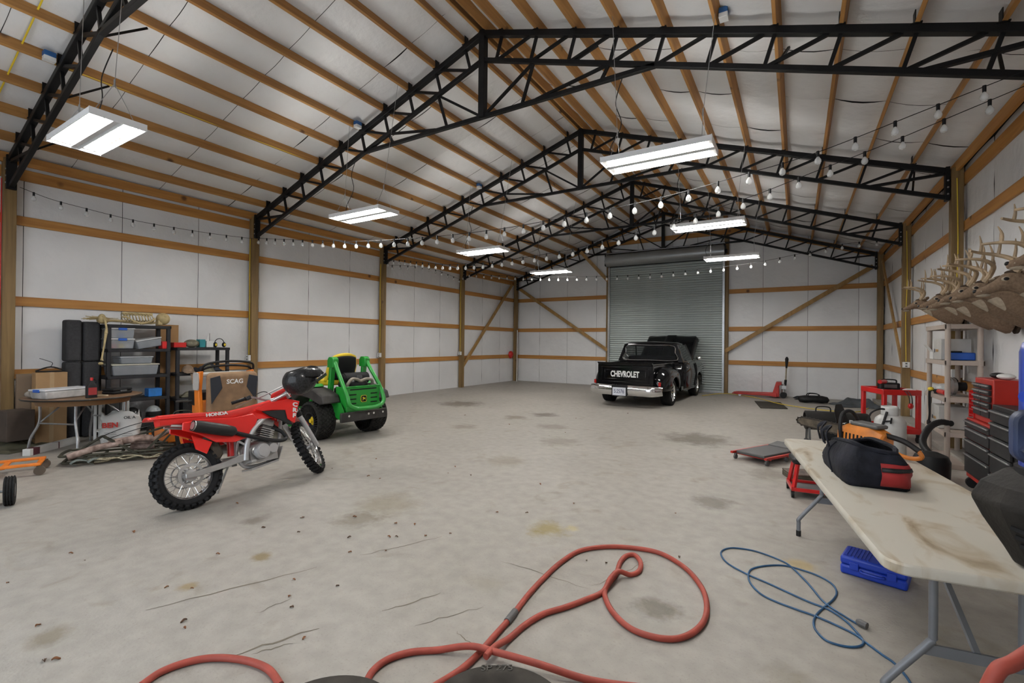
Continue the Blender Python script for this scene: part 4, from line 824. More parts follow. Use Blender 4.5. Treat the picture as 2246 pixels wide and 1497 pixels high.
carton('carton', 'small red and white carton at the shelving edge beside the tilted tote', (-9.52, 3.76, 1.402), (.07, .16, .13), H2, RED, tape=False)
for x, lab, m in ((3.1, 'small amber jar on a lower tier of the black shelving', mat('amber', (.2, .09, .03), .3)), (3.22, 'small grey jar on a lower tier of the black shelving', GREY)):
    t = E('jar', lab, 'jar', (-9.5, x, .578)); b = MB(); b.lathe([(.03, 0), (.036, .01), (.036, .07), (.028, .08), (.0, .08)], 14); b.build('body', m, t); b = MB(); b.cyl((0, 0, .078), (0, 0, .1), .031, 14); b.build('lid', BLACK, t)
def helmet2(label, loc, rz, m):
    t = E('helmet', label, 'helmet', loc, rz); b = MB(); b.ell((0, 0, .13), (.14, .115, .135), 22, 14, z0=-.95); b.build('shell', m, t)
    b = MB(); b.sheet(lambda u, v: (.142*math.cos((u-.5)*2.4), .117*math.sin((u-.5)*2.4), .09+.085*v), 14, 4); b.build('visor', BLACK, t, solid=.006)
helmet2('black full-face helmet on the bottom tier of the tall shelving', (-9.55, 3.34, .153), 0, mat('gloss_black', (.01, .01, .01), .2)); helmet2('white patterned helmet on the bottom tier of the tall shelving', (-9.52, 3.63, .153), -.2, mat('white_pattern', (.5, .52, .53), .3, 0, .5, 18, col2=(.15, .2, .22)))
# skeleton lying on the tall unit
sk = E('toy_skeleton', 'plastic skeleton lying on the tall black shelving, one leg hanging', 'skeleton', (-9.60, 2.93, 1.803))
sk.scale = (1.2, 1.0, 1.25)
b = MB(); b.ell((0, .86, .10), (.075, .105, .085), 16, 10); b.box((.0, .80, .045), (.09, .07, .07)); b.ell((.05, .86, .13), (.03, .022, .02), 8, 6); b.build('skull', BONE, sk, bev=.01)
b = MB(); b.tube([(0, y, .04+.01*math.sin(y*9)) for y in [.02+.06*i for i in range(13)]], [.016+.004*(i % 2) for i in range(13)], 8); b.build('spine', BONE, sk)
for i in range(10):
    y = .32+.042*i; r = .10-.006*abs(i-4)
    for s in (-1, 1): q = MB(); q.tube(spl([(0, y, .04), (s*r, y-.01, .07), (s*r*.95, y-.03, .13), (s*.01, y-.05, .155)], 4), .0075, 5); q.build('rib', BONE, sk)
b = MB(); b.tube([(0, .28, .15), (0, .70, .155)], .012, 6, flat=2); b.build('breastbone', BONE, sk)
b = MB(); b.ell((0, .02, .05), (.12, .07, .05), 12, 8); b.ell((.08, -.02, .07), (.05, .05, .06), 10, 6); b.build('pelvis', BONE, sk)
def bone(pts, r, n): q = MB(); q.tube(pts, [r*1.7]+[r]*(len(pts)-2)+[r*1.7], 8); q.build(n, BONE, sk)
bone([(.12, 0, .06), (.19, -.02, .04), (.27, -.03, -.06), (.28, -.04, -.12)], .014, 'thigh_bone'); bone([(.28, -.04, -.12), (.275, -.06, -.28), (.265, -.08, -.42), (.26, -.08, -.46)], .012, 'shin_bone')
q = MB(); q.ell((.28, -.10, -.50), (.05, .03, .02), 10, 6); q.build('foot', BONE, sk)
bone([(.12, .68, .09), (.17, .60, .05), (.19, .5, .03), (.2, .44, .02)], .011, 'upper_arm_bone'); bone([(.2, .44, .02), (.19, .35, .05), (.16, .28, .1), (.15, .22, .1)], .009, 'forearm_bone')
q = MB()
for i in range(26): a = random.uniform(-.5, .5); q.tube([(random.uniform(-.1, .12), random.uniform(-.02, .2), .08), (random.uniform(-.15, .2), -.16+a*.2, .05+random.random()*.05)], .003, 4)
tag(q.build('straw', BONE, sk), kind='stuff')
# charcoal cushions
def cushion(label, loc, rz, ry, w, th, hs):
    t = E('foam_cushion', label, 'cushion', loc, rz, 'charcoal cushions', ry=ry); z = 0
    for h in hs:
        b = MB(); b.box((0, 0, z+h/2), (w, th, h-.008)); b.build('pad', GRPH, t, bev=.03); z += h
cushion('charcoal folding cushion standing on end against the white wall', (-9.76, 2.62, 0), H2+.0, 0, .19, .22, (.58, .62, .66)); cushion('charcoal folding cushion standing on end beside the tall shelving', (-9.74, 2.83, 0), H2+.0, 0, .20, .26, (1.2, .64))
# round banquet table
rc = (-8.72, 2.49); rt = E('round_table', 'round brown folding table loaded with a tote in front of the shelving', 'table', (*rc, 0), R(-65))
b = MB(); b.lathe([(.0, .725), (.62, .725), (.648, .732), (.65, .742), (.648, .752), (.0, .752)], 48); b.build('tabletop', mat('brown_laminate', (.20, .115, .06), .45, 0, .12, 5), rt)
b = MB(); b.lathe([(.648, .73), (.655, .741), (.648, .753)], 48, cap=False); b.build('edge_band', mat('edge_dark', (.03, .025, .02), .5), rt)
b = MB(); b.lathe([(.52, .725), (.50, .65), (.49, .65), (.51, .725)], 40, cap=False, close=True); b.build('apron', mat('brown_wood', (.24, .13, .055), .6), rt)
for s in (-1, 1):
    for q in (-1, 1):
        b = MB(); b.tube(spl([(s*.36, q*.28, .71), (s*.36, q*.28, .42), (s*.40, q*.36, .2), (s*.42, q*.38, .0)], 5), .016, 8); b.build('leg', GALV, rt)
        b = MB(); b.tube([(s*.36, q*.26, .42), (s*.08, q*.16, .70)], .011, 6); b.build('brace', GALV, rt)
    b = MB(); b.tube([(s*.36, -.28, .40), (s*.36, .28, .40)], .012, 6); b.build('crossbar', GALV, rt)
tote('translucent tote full of fabric scraps standing on the round table', (-8.62, 2.22, .755), (.30, .56, .125), R(18), mat('lid_milky', (.62, .63, .66), .4), BLUE, body=mat('milky_plastic', (.52, .51, .5), .4, 0, .35, 7, alpha=.85))
sc_ = MB(); sc_.ell((0, 0, .05), (.1, .1, .055), 14, 8); so = sc_.build('fabric_scrap', mat('scrap_fabric', (.25, .22, .19), .9, 0, .6, 16, .6, 30)); so.location = (-8.80, 1.99, .757); tag(so, 'crumpled grey fabric scrap spilling beside the tote on the round table', 'fabric')
t = E('oil_bottle', 'black plastic oil bottle with red cap standing on the round table', 'bottle', (-8.27, 2.43, .755)); b = MB(); b.loft([[(x, y, z) for x, y in rrect(w, d_, min(w, d_)*.3)] for z, w, d_ in ((0, .085, .12), (.16, .085, .12), (.20, .06, .07), (.235, .034, .034))]); b.build('body', BLACK, t, smooth=50)
b = MB(); b.cyl((0, 0, .235), (0, 0, .275), .017, 12); b.build('cap', RED, t); b = MB(); b.tube(spl([(0, .04, .19), (0, .055, .23), (0, .02, .25)]), .008, 6); b.build('handle', BLACK, t); b = MB(); b.box((.044, 0, .09), (.003, .09, .1)); b.build('label_patch', mat('label_red', (.25, .02, .02), .5), t)
t = E('hard_case', 'flat black hard case lying on the round table', 'case', (-8.62, 2.83, .755), R(25)); b = MB(); b.box((0, 0, .022), (.2, .30, .044)); b.build('base', BLACK, t, bev=.015); b = MB(); b.box((0, 0, .062), (.2, .30, .034)); b.build('lid', BLACK, t, bev=.012); b = MB(); b.box((.105, 0, .045), (.012, .1, .02)); b.build('handle', GREY, t)
t = MB(); t.prism([(-.07, -.02), (.06, -.016), (.07, .01), (-.05, .02)], .02); o = t.build('wood_offcut', mat('pale_wood', (.5, .4, .27), .7)); o.location = (-8.36, 2.58, .766); o.rotation_euler = (0, 0, .6); tag(o, 'small pale wood offcut beside the oil bottle on the round table', 'wood')
# cartons behind the table
carton('cardboard_box', 'large dark brown cardboard box standing on the olive tarp', (-9.46, 1.94, .12), (.32, .30, .42), R(12), mat('dark_cardboard', (.075, .055, .042), .8, 0, .15, 6), flaps=False, tape=False)
carton('cardboard_box', 'tall narrow cardboard box standing behind the round table', (-9.62, 2.34, 0), (.14, .36, 1.05), R(5), CARD); carton('cardboard_box', 'brown cardboard sheet box leaning beside the tall narrow box', (-9.80, 2.16, 0), (.08, .28, 1.03), R(-4), mat('brown_card', (.19, .135, .09), .8), tape=False)
t = E('clothes_hanger', 'black clothes hanger lying on the tall narrow cardboard box', 'hanger', (-9.6, 2.34, 1.052), R(80)); b = MB(); b.tube(spl([(-.16, 0, .02), (0, 0, .08), (.16, 0, .02)], 5), .012, 6); b.tube([(-.16, 0, .014), (.16, 0, .014)], .012, 6); b.build('bar', BLACK, t); b = MB(); b.tube(spl([(0, 0, .08), (.02, 0, .14), (-.05, 0, .18), (-.12, 0, .21)], 5), .004, 5); b.build('hook', BLACK, t)
def tarp(name, label, c, sx, sy, h, rz, m, seed, cat='tarp'):
    rnd = random.Random(seed); ph = [rnd.random()*6 for _ in range(6)]; b = MB()
    def f(u, v):
        x, y = (u-.5)*2, (v-.5)*2; rr = min(1, max(abs(x), abs(y))); e = max(0, 1-rr**3); k = 1+.12*math.sin(5*math.atan2(y, x)+ph[0])
        return (x*sx*k*.5, y*sy*k*.5, .004+h*e*(.45+.3*math.sin(3.1*x+ph[1]+2*y)+.25*math.sin(5*y-2*x+ph[2])+.18*math.sin(9*x+ph[3])*math.cos(7*y)))
    b.sheet(f, 30, 24); b.v = [(p[0], p[1], max(p[2], .006)) for p in b.v]; o = b.build(name, m, smooth=80, solid=.006); o.location = c; o.rotation_euler = (0, 0, rz); return tag(o, label, cat)
tarp('canvas_tarp', 'crumpled olive canvas tarp on the floor by the post', (-9.45, 2.0, .0), .85, .62, .12, .2, OLIVE, 3)
a_, b_ = onz(57, 1000), onz(168, 970); md = (a_+b_)/2; t = E('lamp_carton', 'long thin white carton lying on the floor before the round table', 'box', (md.x, md.y, 0), math.atan2((b_-a_).y, (b_-a_).x)); L = (b_-a_).length
b = MB(); b.box((0, 0, .045), (L, .09, .09)); b.build('body', PAPER, t, bev=.004)
for x in (-L*.38, L*.05): b = MB(); b.box((x, 0, .045), (L*(.12 if x < 0 else .02), .092, .092)); b.build('print', mat('maroon_print', (.09, .02, .03), .6), t)
t = E('white_bench', 'small white metal bench standing under the round table edge', 'bench', (-9.12, 2.93, 0), R(60))
for sx in (-1, 1):
    for sy in (-1, 1): MB().box((sx*.17, sy*.12, .32), (.035, .035, .64)).build('leg', WHITE, t, bev=.004)
MB().box((0, 0, .645), (.40, .30, .03)).build('top', WHITE, t, bev=.004); MB().box((0, 0, .15), (.36, .26, .02)).build('lower_shelf', WHITE, t, bev=.004)
# white paper sack
p_ = onz(268, 973); t = E('paper_sack', 'crumpled white paper sack with red print on the floor', 'sack', (p_.x-.05, p_.y, 0), R(62)); b = MB(); rnd = random.Random(5); rings = []
for i in range(9):
    z = .46*i/8; ring = []
    for j in range(24):
        a = 2*PI*j/24; w_, d_ = .23*(1-.06*i/8), .12*(1-.35*i/8); k = 1+.07*math.sin(3*a+i*1.3)+rnd.uniform(-.05, .05); ex_ = abs(math.cos(a))**.5*math.copysign(1, math.cos(a)); ey = abs(math.sin(a))**.5*math.copysign(1, math.sin(a))
        ring.append((w_*ex_*k, d_*ey*k, z+(.035*math.sin(4*a+1) if i == 8 else 0)))
    rings.append(ring)
b.loft(rings, cap=False); b.build('sack', PAPER, t, smooth=70, solid=.004)
text('BEN', .10, mat('red_ink', (.55, .03, .02), .6), t, T(-.10, -.142, .30, PI/2, 0, 0), label='red lettering on the sack', bold=.004)
text('OIL A', .055, mat('black_ink', (.02, .02, .02), .6), t, T(.12, -.135, .40, PI/2, 0, 0), bold=.001)
for i in range(9): MB().box((-.10+(.2 if i > 4 else 0), -.1445, .08+.028*(i % 5)), (.15-.02*(i % 3), .002, .007)).build('print_line', mat('grey_ink', (.25, .25, .25), .6), t)
# folded tree stand
c_ = onz(262, 1008); ts = E('tree_stand', 'folded olive hunting tree stand with camouflage pads and ropes on the floor', 'tree stand', (c_.x-.1, c_.y+.05, 0), R(62)); OST = mat('olive_steel', (.05, .048, .035), .6, .2, .3, 12)
for k, (z, dx) in enumerate(((.03, 0), (.075, .04), (.115, -.03))):
    b = MB(); b.tube(spl([(.50+dx, -.24, z), (-.40+dx, -.24, z+.01), (-.52+dx, -.15, z+.01), (-.52+dx, .15, z+.01), (-.40+dx, .24, z), (.50+dx, .24, z)], 5), .022, 6, flat=.7); b.build('platform_tube', OST, ts)
for k in range(5): b = MB(); b.bar((-.35+.17*k, -.23, .06), (-.35+.17*k, .23, .06), .03, .012); b.build('platform_slat', OST, ts)
for a, c in (((-.15, -.2, .34), (.25, -.26, .06)), ((.25, -.24, .06), (.56, -.2, .44)), ((.36, -.1, .06), (.66, -.08, .45)), ((-.4, .1, .1), (.5, .2, .36)), ((-.15, -.2, .34), (-.45, -.1, .12))): MB().bar(a, c, .045, .022).build('arm', OST, ts)
for pts, r in (([(-.46, -.27, .12), (-.2, -.22, .2), (.05, -.2, .24)], .05), ([(-.1, -.1, .22), (.2, -.12, .26), (.32, -.06, .24)], .06), ([(.1, -.02, .15), (.35, .0, .13)], .06), ([(.32, .0, .2), (.6, .05, .36), (.75, .08, .42)], .035)):
    b = MB(); b.tube(spl(pts, 5), r, 10, flat=.8); b.build('camo_pad', CAMP, ts, smooth=60)
for pts in ([(-.2, -.24, .32), (.1, -.2, .44), (.4, -.1, .5), (.62, -.02, .52)], [(-.1, -.25, .3), (.2, -.2, .4), (.5, -.1, .46)]): b = MB(); b.tube(spl(pts), .005, 5); b.build('cable', BLACK, ts)
ROPE = mat('braided_rope', (.16, .13, .08), .9, 0, .7, 60, col2=(.45, .40, .28))
for s in range(4):
    rnd = random.Random(s+20); pts = [(-.25+.95*i/8+rnd.uniform(-.04, .04), -.30+rnd.uniform(-.07, .05)+.04*s, .03+rnd.uniform(0, .06)) for i in range(9)]; b = MB(); b.tube(spl(pts, 5), .009, 5); b.build('rope', ROPE, ts)
for x in (-.38, -.22): b = MB(); b.tube(spl([(x, -.30, .02), (x-.04, -.33, .05), (x+.02, -.31, .085), (x+.1, -.27, .06)], 5), .02, 6, flat=.3); b.build('strap', mat('strap_grey', (.13, .15, .14), .8), ts)
b = MB(); b.box((.66, -.05, .50), (.16, .12, .10)); b.tube(spl([(.56, -.1, .45), (.58, -.1, .58), (.75, -.08, .58), (.78, -.05, .46)], 5), .01, 6); b.build('seat_bracket', OST, ts, bev=.02)
# orange dolly and hand truck at the frame edge
p_ = onz(50, 1045); t = E('orange_dolly', 'low orange steel dolly on casters on the floor', 'dolly', (p_.x-.2, p_.y-.1, 0), R(70))
for y in (-.18, .18): MB().box((0, y, .13), (.62, .05, .03)).build('rail', ORANGE, t, bev=.006)
for x in (-.28, 0, .28): MB().box((x, 0, .115), (.05, .36, .02)).build('crossbar', ORANGE, t, bev=.004)
for x in (-.3, .3):
    for y in (-.18, .18): b = MB(); b.cyl((x, y-.02, .055), (x, y+.02, .055), .05, 18); b.box((x, y, .10), (.05, .05, .02)); b.build('caster', mat('brown_caster', (.09, .065, .045), .7), t)
p_ = onz(20, 1106); t = E('hand_truck', 'black tube hand truck with small tyres beside the orange dolly', 'hand truck', (p_.x-.06, p_.y-.28, 0), R(75), )
for s in (-1, 1):
    w_ = wheel(t, T(0, .0, .135, PI/2) if False else T(.29*s, 0, .135, 0, PI/2*s), .135, .075, .06, 'wheel', 5, GALV)
    MB().tube([(.2*s, -.03, .1), (.2*s, -.05, 1.05)], .018, 8).build('upright', BLACK, t)
MB().tube([(-.3, 0, .135), (.3, 0, .135)], .012, 8).build('axle', GALV, t); MB().box((0, .12, .03), (.42, .26, .012)).build('toe_plate', BLACK, t)
for z in (.35, .7, 1.04): MB().tube([(-.2, -.04, z), (.2, -.04, z)], .014, 8).build('crossbar', BLACK, t)
# on the shorter unit
carton('carton', 'red carton at the edge of the shorter shelving unit top', (-9.6, 4.03, 1.423), (.2, .18, .09), H2, RED, tape=False); carton('carton', 'teal carton between the camouflage roll and the ear muffs', (-9.6, 4.41, 1.423), (.1, .14, .15), H2, TEAL, tape=False)
carton('carton', 'small white carton beside the teal carton on the shorter shelving', (-9.6, 4.54, 1.423), (.12, .14, .12), H2, PAPER, tape=False)
b = MB(); b.ell((0, 0, .07), (.13, .12, .075), 18, 10); o = b.build('camouflage_roll', CAMO, smooth=70); o.location = (-9.58, 4.24, 1.425); tag(o, 'bundled camouflage clothing on the shorter shelving unit', 'clothing')
t = E('ear_muffs', 'black and yellow ear muffs on the shorter shelving unit', 'ear muffs', (-9.55, 4.72, 1.423), H2)
for s in (-1, 1): b = MB(); b.ell((s*.08, 0, .05), (.035, .045, .05), 14, 8); b.build('cup', BLACK, t); b = MB(); b.ell((s*.08, -.03, .05), (.022, .022, .03), 10, 6); b.build('cup_face', YEL, t)
b = MB(); b.tube([(.09*math.cos(a), .01, .06+.11*math.sin(a)) for a in [PI*i/12 for i in range(13)]], .007, 6); b.build('headband', BLACK, t)
t = E('model_sailboat', 'small white model sailboat on the shorter shelving unit', 'model boat', (-9.72, 4.62, 1.423), H2); b = MB(); b.loft([[(x, -w, .03), (x, 0, 0), (x, w, .03), (x, w, .045), (x, -w, .045)] for x, w in ((-.12, .02), (0, .035), (.12, .008))]); b.build('hull', WHITE, t); b = MB(); b.prism([(-.01, .05), (-.01, .26), (-.09, .06)], .004, T(0, 0, 0, H2)); b.build('sail', WHITE, t); b = MB(); b.cyl((0, 0, .04), (0, 0, .27), .004, 6); b.build('mast', BLACK, t)
for k, (y, lab, m) in enumerate(((4.16, 'tan camouflage cap hanging off the middle tier of the shorter shelving', mat('cap_tan', (.23, .16, .11), .9, 0, .3, 18)), (4.50, 'dark bundled camouflage hat beside the tan cap', CAMO))):
    t = E('cap', lab, 'hat', (-9.52, y, .963), R(-10)); b = MB(); b.ell((0, 0, .02), (.115, .095, .12), 18, 10, z0=0); b.build('crown', m, t); b = MB(); b.loft([[(x, -w, z), (x, 0, z+.012), (x, w, z), (x, w, z+.006), (x, 0, z+.02), (x, -w, z+.006)] for x, w, z in ((.08, .09, .02), (.15, .085, .005), (.2, .05, -.01))]); b.build('brim', m, t)
    if k == 0: b = MB(); b.tube(spl([(.12, .02, .0), (.21, .02, -.05), (.225, .03, -.16), (.22, .03, -.2)], 4), .022, 6, flat=.3); b.build('strap', m, t)
tarp('camouflage_blanket', 'dark folded camouflage blanket at the back of the shorter shelving', (-9.72, 4.55, .963), .55, .2, .16, H2, mat('blanket', (.03, .035, .045), .9, 0, .5, 12), 8, 'blanket')
t = E('metal_box', 'black metal box standing on the bottom tier of the shorter shelving', 'box', (-9.58, 4.25, .123), H2); b = MB(); b.box((0, 0, .165), (.42, .36, .33)); b.build('body', BLACK, t, bev=.01); b = MB(); b.box((0, -.19, .2), (.08, .02, .03)); b.build('latch', GREY, t)
tarp('folded_jacket', 'grey camouflage jacket bundled on the black metal box tier above', (-9.6, 4.34, .513), .5, .3, .10, H2, CAMO, 11, 'clothing')
b = MB(); b.box((0, 0, .6), (.02, .36, 1.2)); o = b.build('plywood_board', mat('plywood', (.36, .2, .08), .7, 0, .15, 4)); o.location = (-9.905, 3.98, .60); o.rotation_euler = (0, 0, 0); MB
o.data.transform(Mx.Translation((0, 0, 0))); o.location.z = .0; o.scale = (1, 1, 1.53); tag(o, 'brown plywood board leaning on the wall between the two shelving units', 'board')
# ================= right side =================
TAN = mat('tan_plastic', (.43, .36, .31), .55, 0, .06, 5); DKR = mat('deep_red_paint', (.40, .02, .012), .4, 0, .12, 6)
TBW = bpy.data.materials.new('stained_table'); TBW.use_nodes = True
def _tb():
    nt = TBW.node_tree; N = nt.nodes; L = nt.links.new; b = N['Principled BSDF']; tc = N.new('ShaderNodeTexCoord')
    n = N.new('ShaderNodeTexNoise'); n.inputs['Scale'].default_value = 2.6; n.inputs['Detail'].default_value = 9; n.inputs['Distortion'].default_value = 1.1; mp = N.new('ShaderNodeMapping'); mp.inputs['Scale'].default_value = (1.8, .8, 1); L(tc.outputs['Object'], mp.inputs[0]); L(mp.outputs[0], n.inputs['Vector'])
    r = N.new('ShaderNodeValToRGB'); L(n.outputs[0], r.inputs[0]); e = r.color_ramp.elements; e[0].position = .27; e[0].color = (.24, .17, .095, 1); e[1].position = .47; e[1].color = (.56, .53, .455, 1); q = r.color_ramp.elements.new(.37); q.color = (.45, .385, .285, 1)
    L(r.outputs[0], b.inputs['Base Color']); b.inputs['Roughness'].default_value = .42
_tb()
TC = V((.475, 3.58, 0)); TA = R(8.9)
ft = E('folding_table', 'long stained white folding table on grey tube legs', 'table', TC, TA)
b = MB(); b.loft([[(x*k, y*k2, z) for x, y in rrect(.76, 2.56, .075, 5)] for z, k, k2 in ((.705, .985, .995), (.712, 1, 1), (.742, 1, 1), (.75, .985, .995))]); b.build('tabletop', TBW, ft, smooth=40)
GRL = mat('grey_leg_paint', (.20, .21, .23), .45, .3, .08, 8)
for s in (1, -1):
    for q in (-1, 1):
        b = MB(); b.tube(spl([(q*.14, s*1.0, .71), (q*.14, s*1.0, .38), (q*.15, s*1.0, .34), (q*.29, s*1.0, .15), (q*.30, s*1.0, .11), (q*.30, s*1.0, .0)], 5), .0155, 10); lg = b.build('leg', GRL, ft)
        MB().cyl((q*.30, s*1.0, 0), (q*.30, s*1.0, .045), .0185, 10).build('foot_cap', BLACK, lg)
    MB().bar((-.17, s*1.0, .31), (.17, s*1.0, .31), .012, .045).build('crossbar', GRL, ft); MB().bar((0, s*1.0, .33), (0, s*.45, .69), .02, .02).build('folding_brace', GRL, ft)
TZ = .752
# blue case under the table
bc = E('tool_case', 'blue plastic tool case lying on the floor under the folding table', 'case', (.47, 4.02, 0), R(-14)); BCM = mat('blue_case', (.01, .045, .42), .4, 0, .06, 5)
b = MB(); b.box((0, 0, .033), (.36, .24, .066)); b.build('base', BCM, bc, bev=.015); b = MB(); b.box((0, 0, .095), (.36, .24, .056)); ld = b.build('lid', BCM, bc, bev=.015)
for i in range(16):
    if i not in (7, 8): MB().box((-.15+.02*i, 0, .1245), (.009, .19, .006)).build('lid_rib', BCM, ld)
for x in (-.1, .1): MB().box((x, -.124, .07), (.05, .012, .05)).build('latch', BCM, bc, bev=.004)
MB().tube(spl([(-.06, -.12, .05), (-.05, -.145, .05), (.05, -.145, .05), (.06, -.12, .05)], 4), .009, 6).build('handle', BCM, bc)
# duffel bag on the table
NAVY = mat('navy_canvas', (.010, .011, .017), .85, 0, .5, 9, .5, 25); BGR = mat('red_canvas', (.25, .012, .012), .8, 0, .2, 9)
bg = E('tool_bag', 'open black canvas tool bag with red end panels on the folding table', 'bag', (.365, 3.74, TZ), R(7)); rnd = random.Random(9); rings = []
for i in range(11):
    z = .225*i/10; ring = []; k = 1+.10*math.sin(PI*i/10*.9)-.10*(i/10)**2
    for j in range(40):
        a = 2*PI*j/40; ex_ = abs(math.cos(a))**.42*math.copysign(1, math.cos(a)); ey = abs(math.sin(a))**.42*math.copysign(1, math.sin(a)); wv = 1+.03*math.sin(5*a+i*.8)+rnd.uniform(-.012, .012)
        zz = z*(1-.30*max(0, ey))+(i/10)**2*(-.035*(1-abs(ey))+.02*math.sin(2*a+.7))
        ring.append((.165*ex_*k*wv*(1-.28*(i/10)**2), .365*ey*k*wv, zz))
    rings.append(ring)
b = MB(); b.loft(rings, cap=False); b.add([(-.15, -.33, .006), (.15, -.33, .006), (.15, .33, .006), (-.15, .33, .006)], [(0, 1, 2, 3)]); b.build('bag_body', NAVY, bg, smooth=80, solid=.008)
b = MB(); b.tube(spl([V(p) for p in rings[-1][::2]], 2, True), .014, 6, closed=True); b.build('rim_piping', NAVY, bg)
def bagskin(name, i0, i1, j0, j1, m, k):
    q = MB(); q.sheet(lambda u, v: tuple(V(rings[i0+int(round(v*(i1-i0)))][j0+int(round(u*(j1-j0)))])*1.0+V((k*rings[i0][j0+int(round(u*(j1-j0)))][0], k*rings[i0][j0+int(round(u*(j1-j0)))][1], 0))), j1-j0, i1-i0); q.build(name, m, bg, smooth=80, solid=.004)
bagskin('red_panel', 1, 7, 30, 36, BGR, .03); bagskin('black_band', 5, 6, 30, 36, BLACK, .045)
for y in (.12, .30): b = MB(); b.tube(spl([(-.17, y-.07, .14), (-.185, y-.06, .23), (-.15, y, .265), (-.185, y+.06, .23), (-.17, y+.07, .14)], 5), .018, 6, flat=.35); b.build('strap_handle', NAVY, bg)
b = MB(); b.tube(spl([(-.178, -.1, .01), (-.19, -.05, .1), (-.178, -.02, .15), (-.15, -.06, .20)], 6), .005, 5); b.build('seam_piping', NAVY, bg)
# chainsaw behind the bag
SAWO = mat('saw_orange', (.62, .20, .025), .45, 0, .25, 12); BARM = mat('oily_bar', (.10, .082, .06), .55, .5, .5, 18)
cs = E('chainsaw', 'orange chainsaw with long dirty bar lying behind the tool bag on the table', 'chainsaw', (.42, 4.50, TZ+.02), R(141), ry=R(-3))
b = MB(); b.loft([[(x, y, z) for y, z in ((-w, .03), (-w, .13), (-w*.6, h), (w*.6, h), (w, .13), (w, .03))] for x, w, h in ((-.20, .07, .16), (-.10, .095, .20), (.06, .095, .19), (.13, .07, .15))]); by = b.build('body', SAWO, cs, bev=.012)
b = MB(); b.box((-.06, 0, .20), (.2, .13, .03)); b.build('top_cover', GREY, by, bev=.012)
for i in range(7): MB().box((-.1+.028*i, .094, .09), (.012, .006, .07), rx=0).build('cooling_slot', BLACK, by)
b = MB(); b.prism([(.08, -.04), (.54, -.03), (.58, 0), (.54, .03), (.08, .04)], .006, T(.0, -.06, .10, PI/2)); br = b.build('guide_bar', BARM, cs)
q = MB(); path = [(.08+.46*i/12, .043-.01*i/12) for i in range(13)]+[(.575, .02), (.587, 0), (.575, -.02)]+[(.54-.46*i/12, -.033-.01*i/12) for i in range(13)]
q.tube([(x, -.06, .10+z) for x, z in path], .007, 5)
for i, (x, z) in enumerate(path): q.box((x, -.06, .10+z*1.12), (.014, .008, .012))
q.build('chain', mat('chain_dark', (.05, .042, .035), .6, .6), br)
b = MB(); b.tube(spl([(.07, .10, .05), (.08, .11, .16), (.10, .06, .26), (.10, -.04, .27), (.08, -.10, .18), (.06, -.10, .06)], 6), .014, 8); b.build('front_handle', BLACK, cs)
b = MB(); b.loft([[(x, -w, z), (x, w, z), (x, w, z+.02), (x, -w, z+.02)] for x, w, z in ((.14, .07, .17), (.17, .06, .25), (.18, .035, .30))]); b.build('hand_guard', BLACK, cs, bev=.006)
b = MB(); b.tube(spl([(-.16, 0, .15), (-.30, 0, .135), (-.40, 0, .09)], 6), .020, 8); b.build('rear_grip', BLACK, cs); b = MB(); b.tube(spl([(-.39, 0, .095), (-.415, 0, .05), (-.33, 0, .025), (-.20, 0, .05)], 6), .015, 8); b.build('rear_guard', SAWO, cs)
# forced-air heater on the floor
hv = V((.95-.13, 9.03-8.88, 0)); ht = E('space_heater', 'black drum space heater on small wheels standing on the floor behind the table', 'heater', (.54, 8.95, 0), math.atan2(hv.y, hv.x))
b = MB(); b.lathe([(.135, -.43), (.15, -.42), (.15, .40), (.14, .42), (.11, .42), (.11, .3), (.12, -.3), (.12, -.43)], 32, T(0, 0, .38, 0, PI/2), cap=False, close=True); dr = b.build('drum', mat('heater_black', (.02, .019, .018), .5), ht); MB().box((0, -.151, .35), (.8, .006, .01)).build('drum_seam', BLACK, dr)
b = MB(); b.box((.05, 0, .16), (.5, .22, .16)); b.build('fuel_tank', BLACK, ht, bev=.03)
text('Dyna', .085, WHITE, dr, T(.22, -.153, .40, PI/2, 0, 0), bold=.003); b = MB(); b.prism([(.04*(1 if i % 2 else .7)*math.cos(2*PI*i/16), .04*(1 if i % 2 else .7)*math.sin(2*PI*i/16)) for i in range(16)], .004, T(.06, -.1515, .405, PI/2)); b.build('flower_mark', WHITE, dr)
for x in (-.38, .28):
    for s in (-1, 1): b = MB(); b.bar((x, s*.08, .28), (x, s*.12, .06), .03, .03); b.cyl((x, s*.12-.015, .035), (x, s*.12+.015, .035), .035, 14); b.build('caster_leg', GREY, ht)
b = MB(); b.tube(spl([(-.28, -.02, .52), (-.26, -.02, .60), (-.1, -.02, .60), (-.08, -.02, .52)], 5), .01, 6); b.build('handle', BLACK, ht)
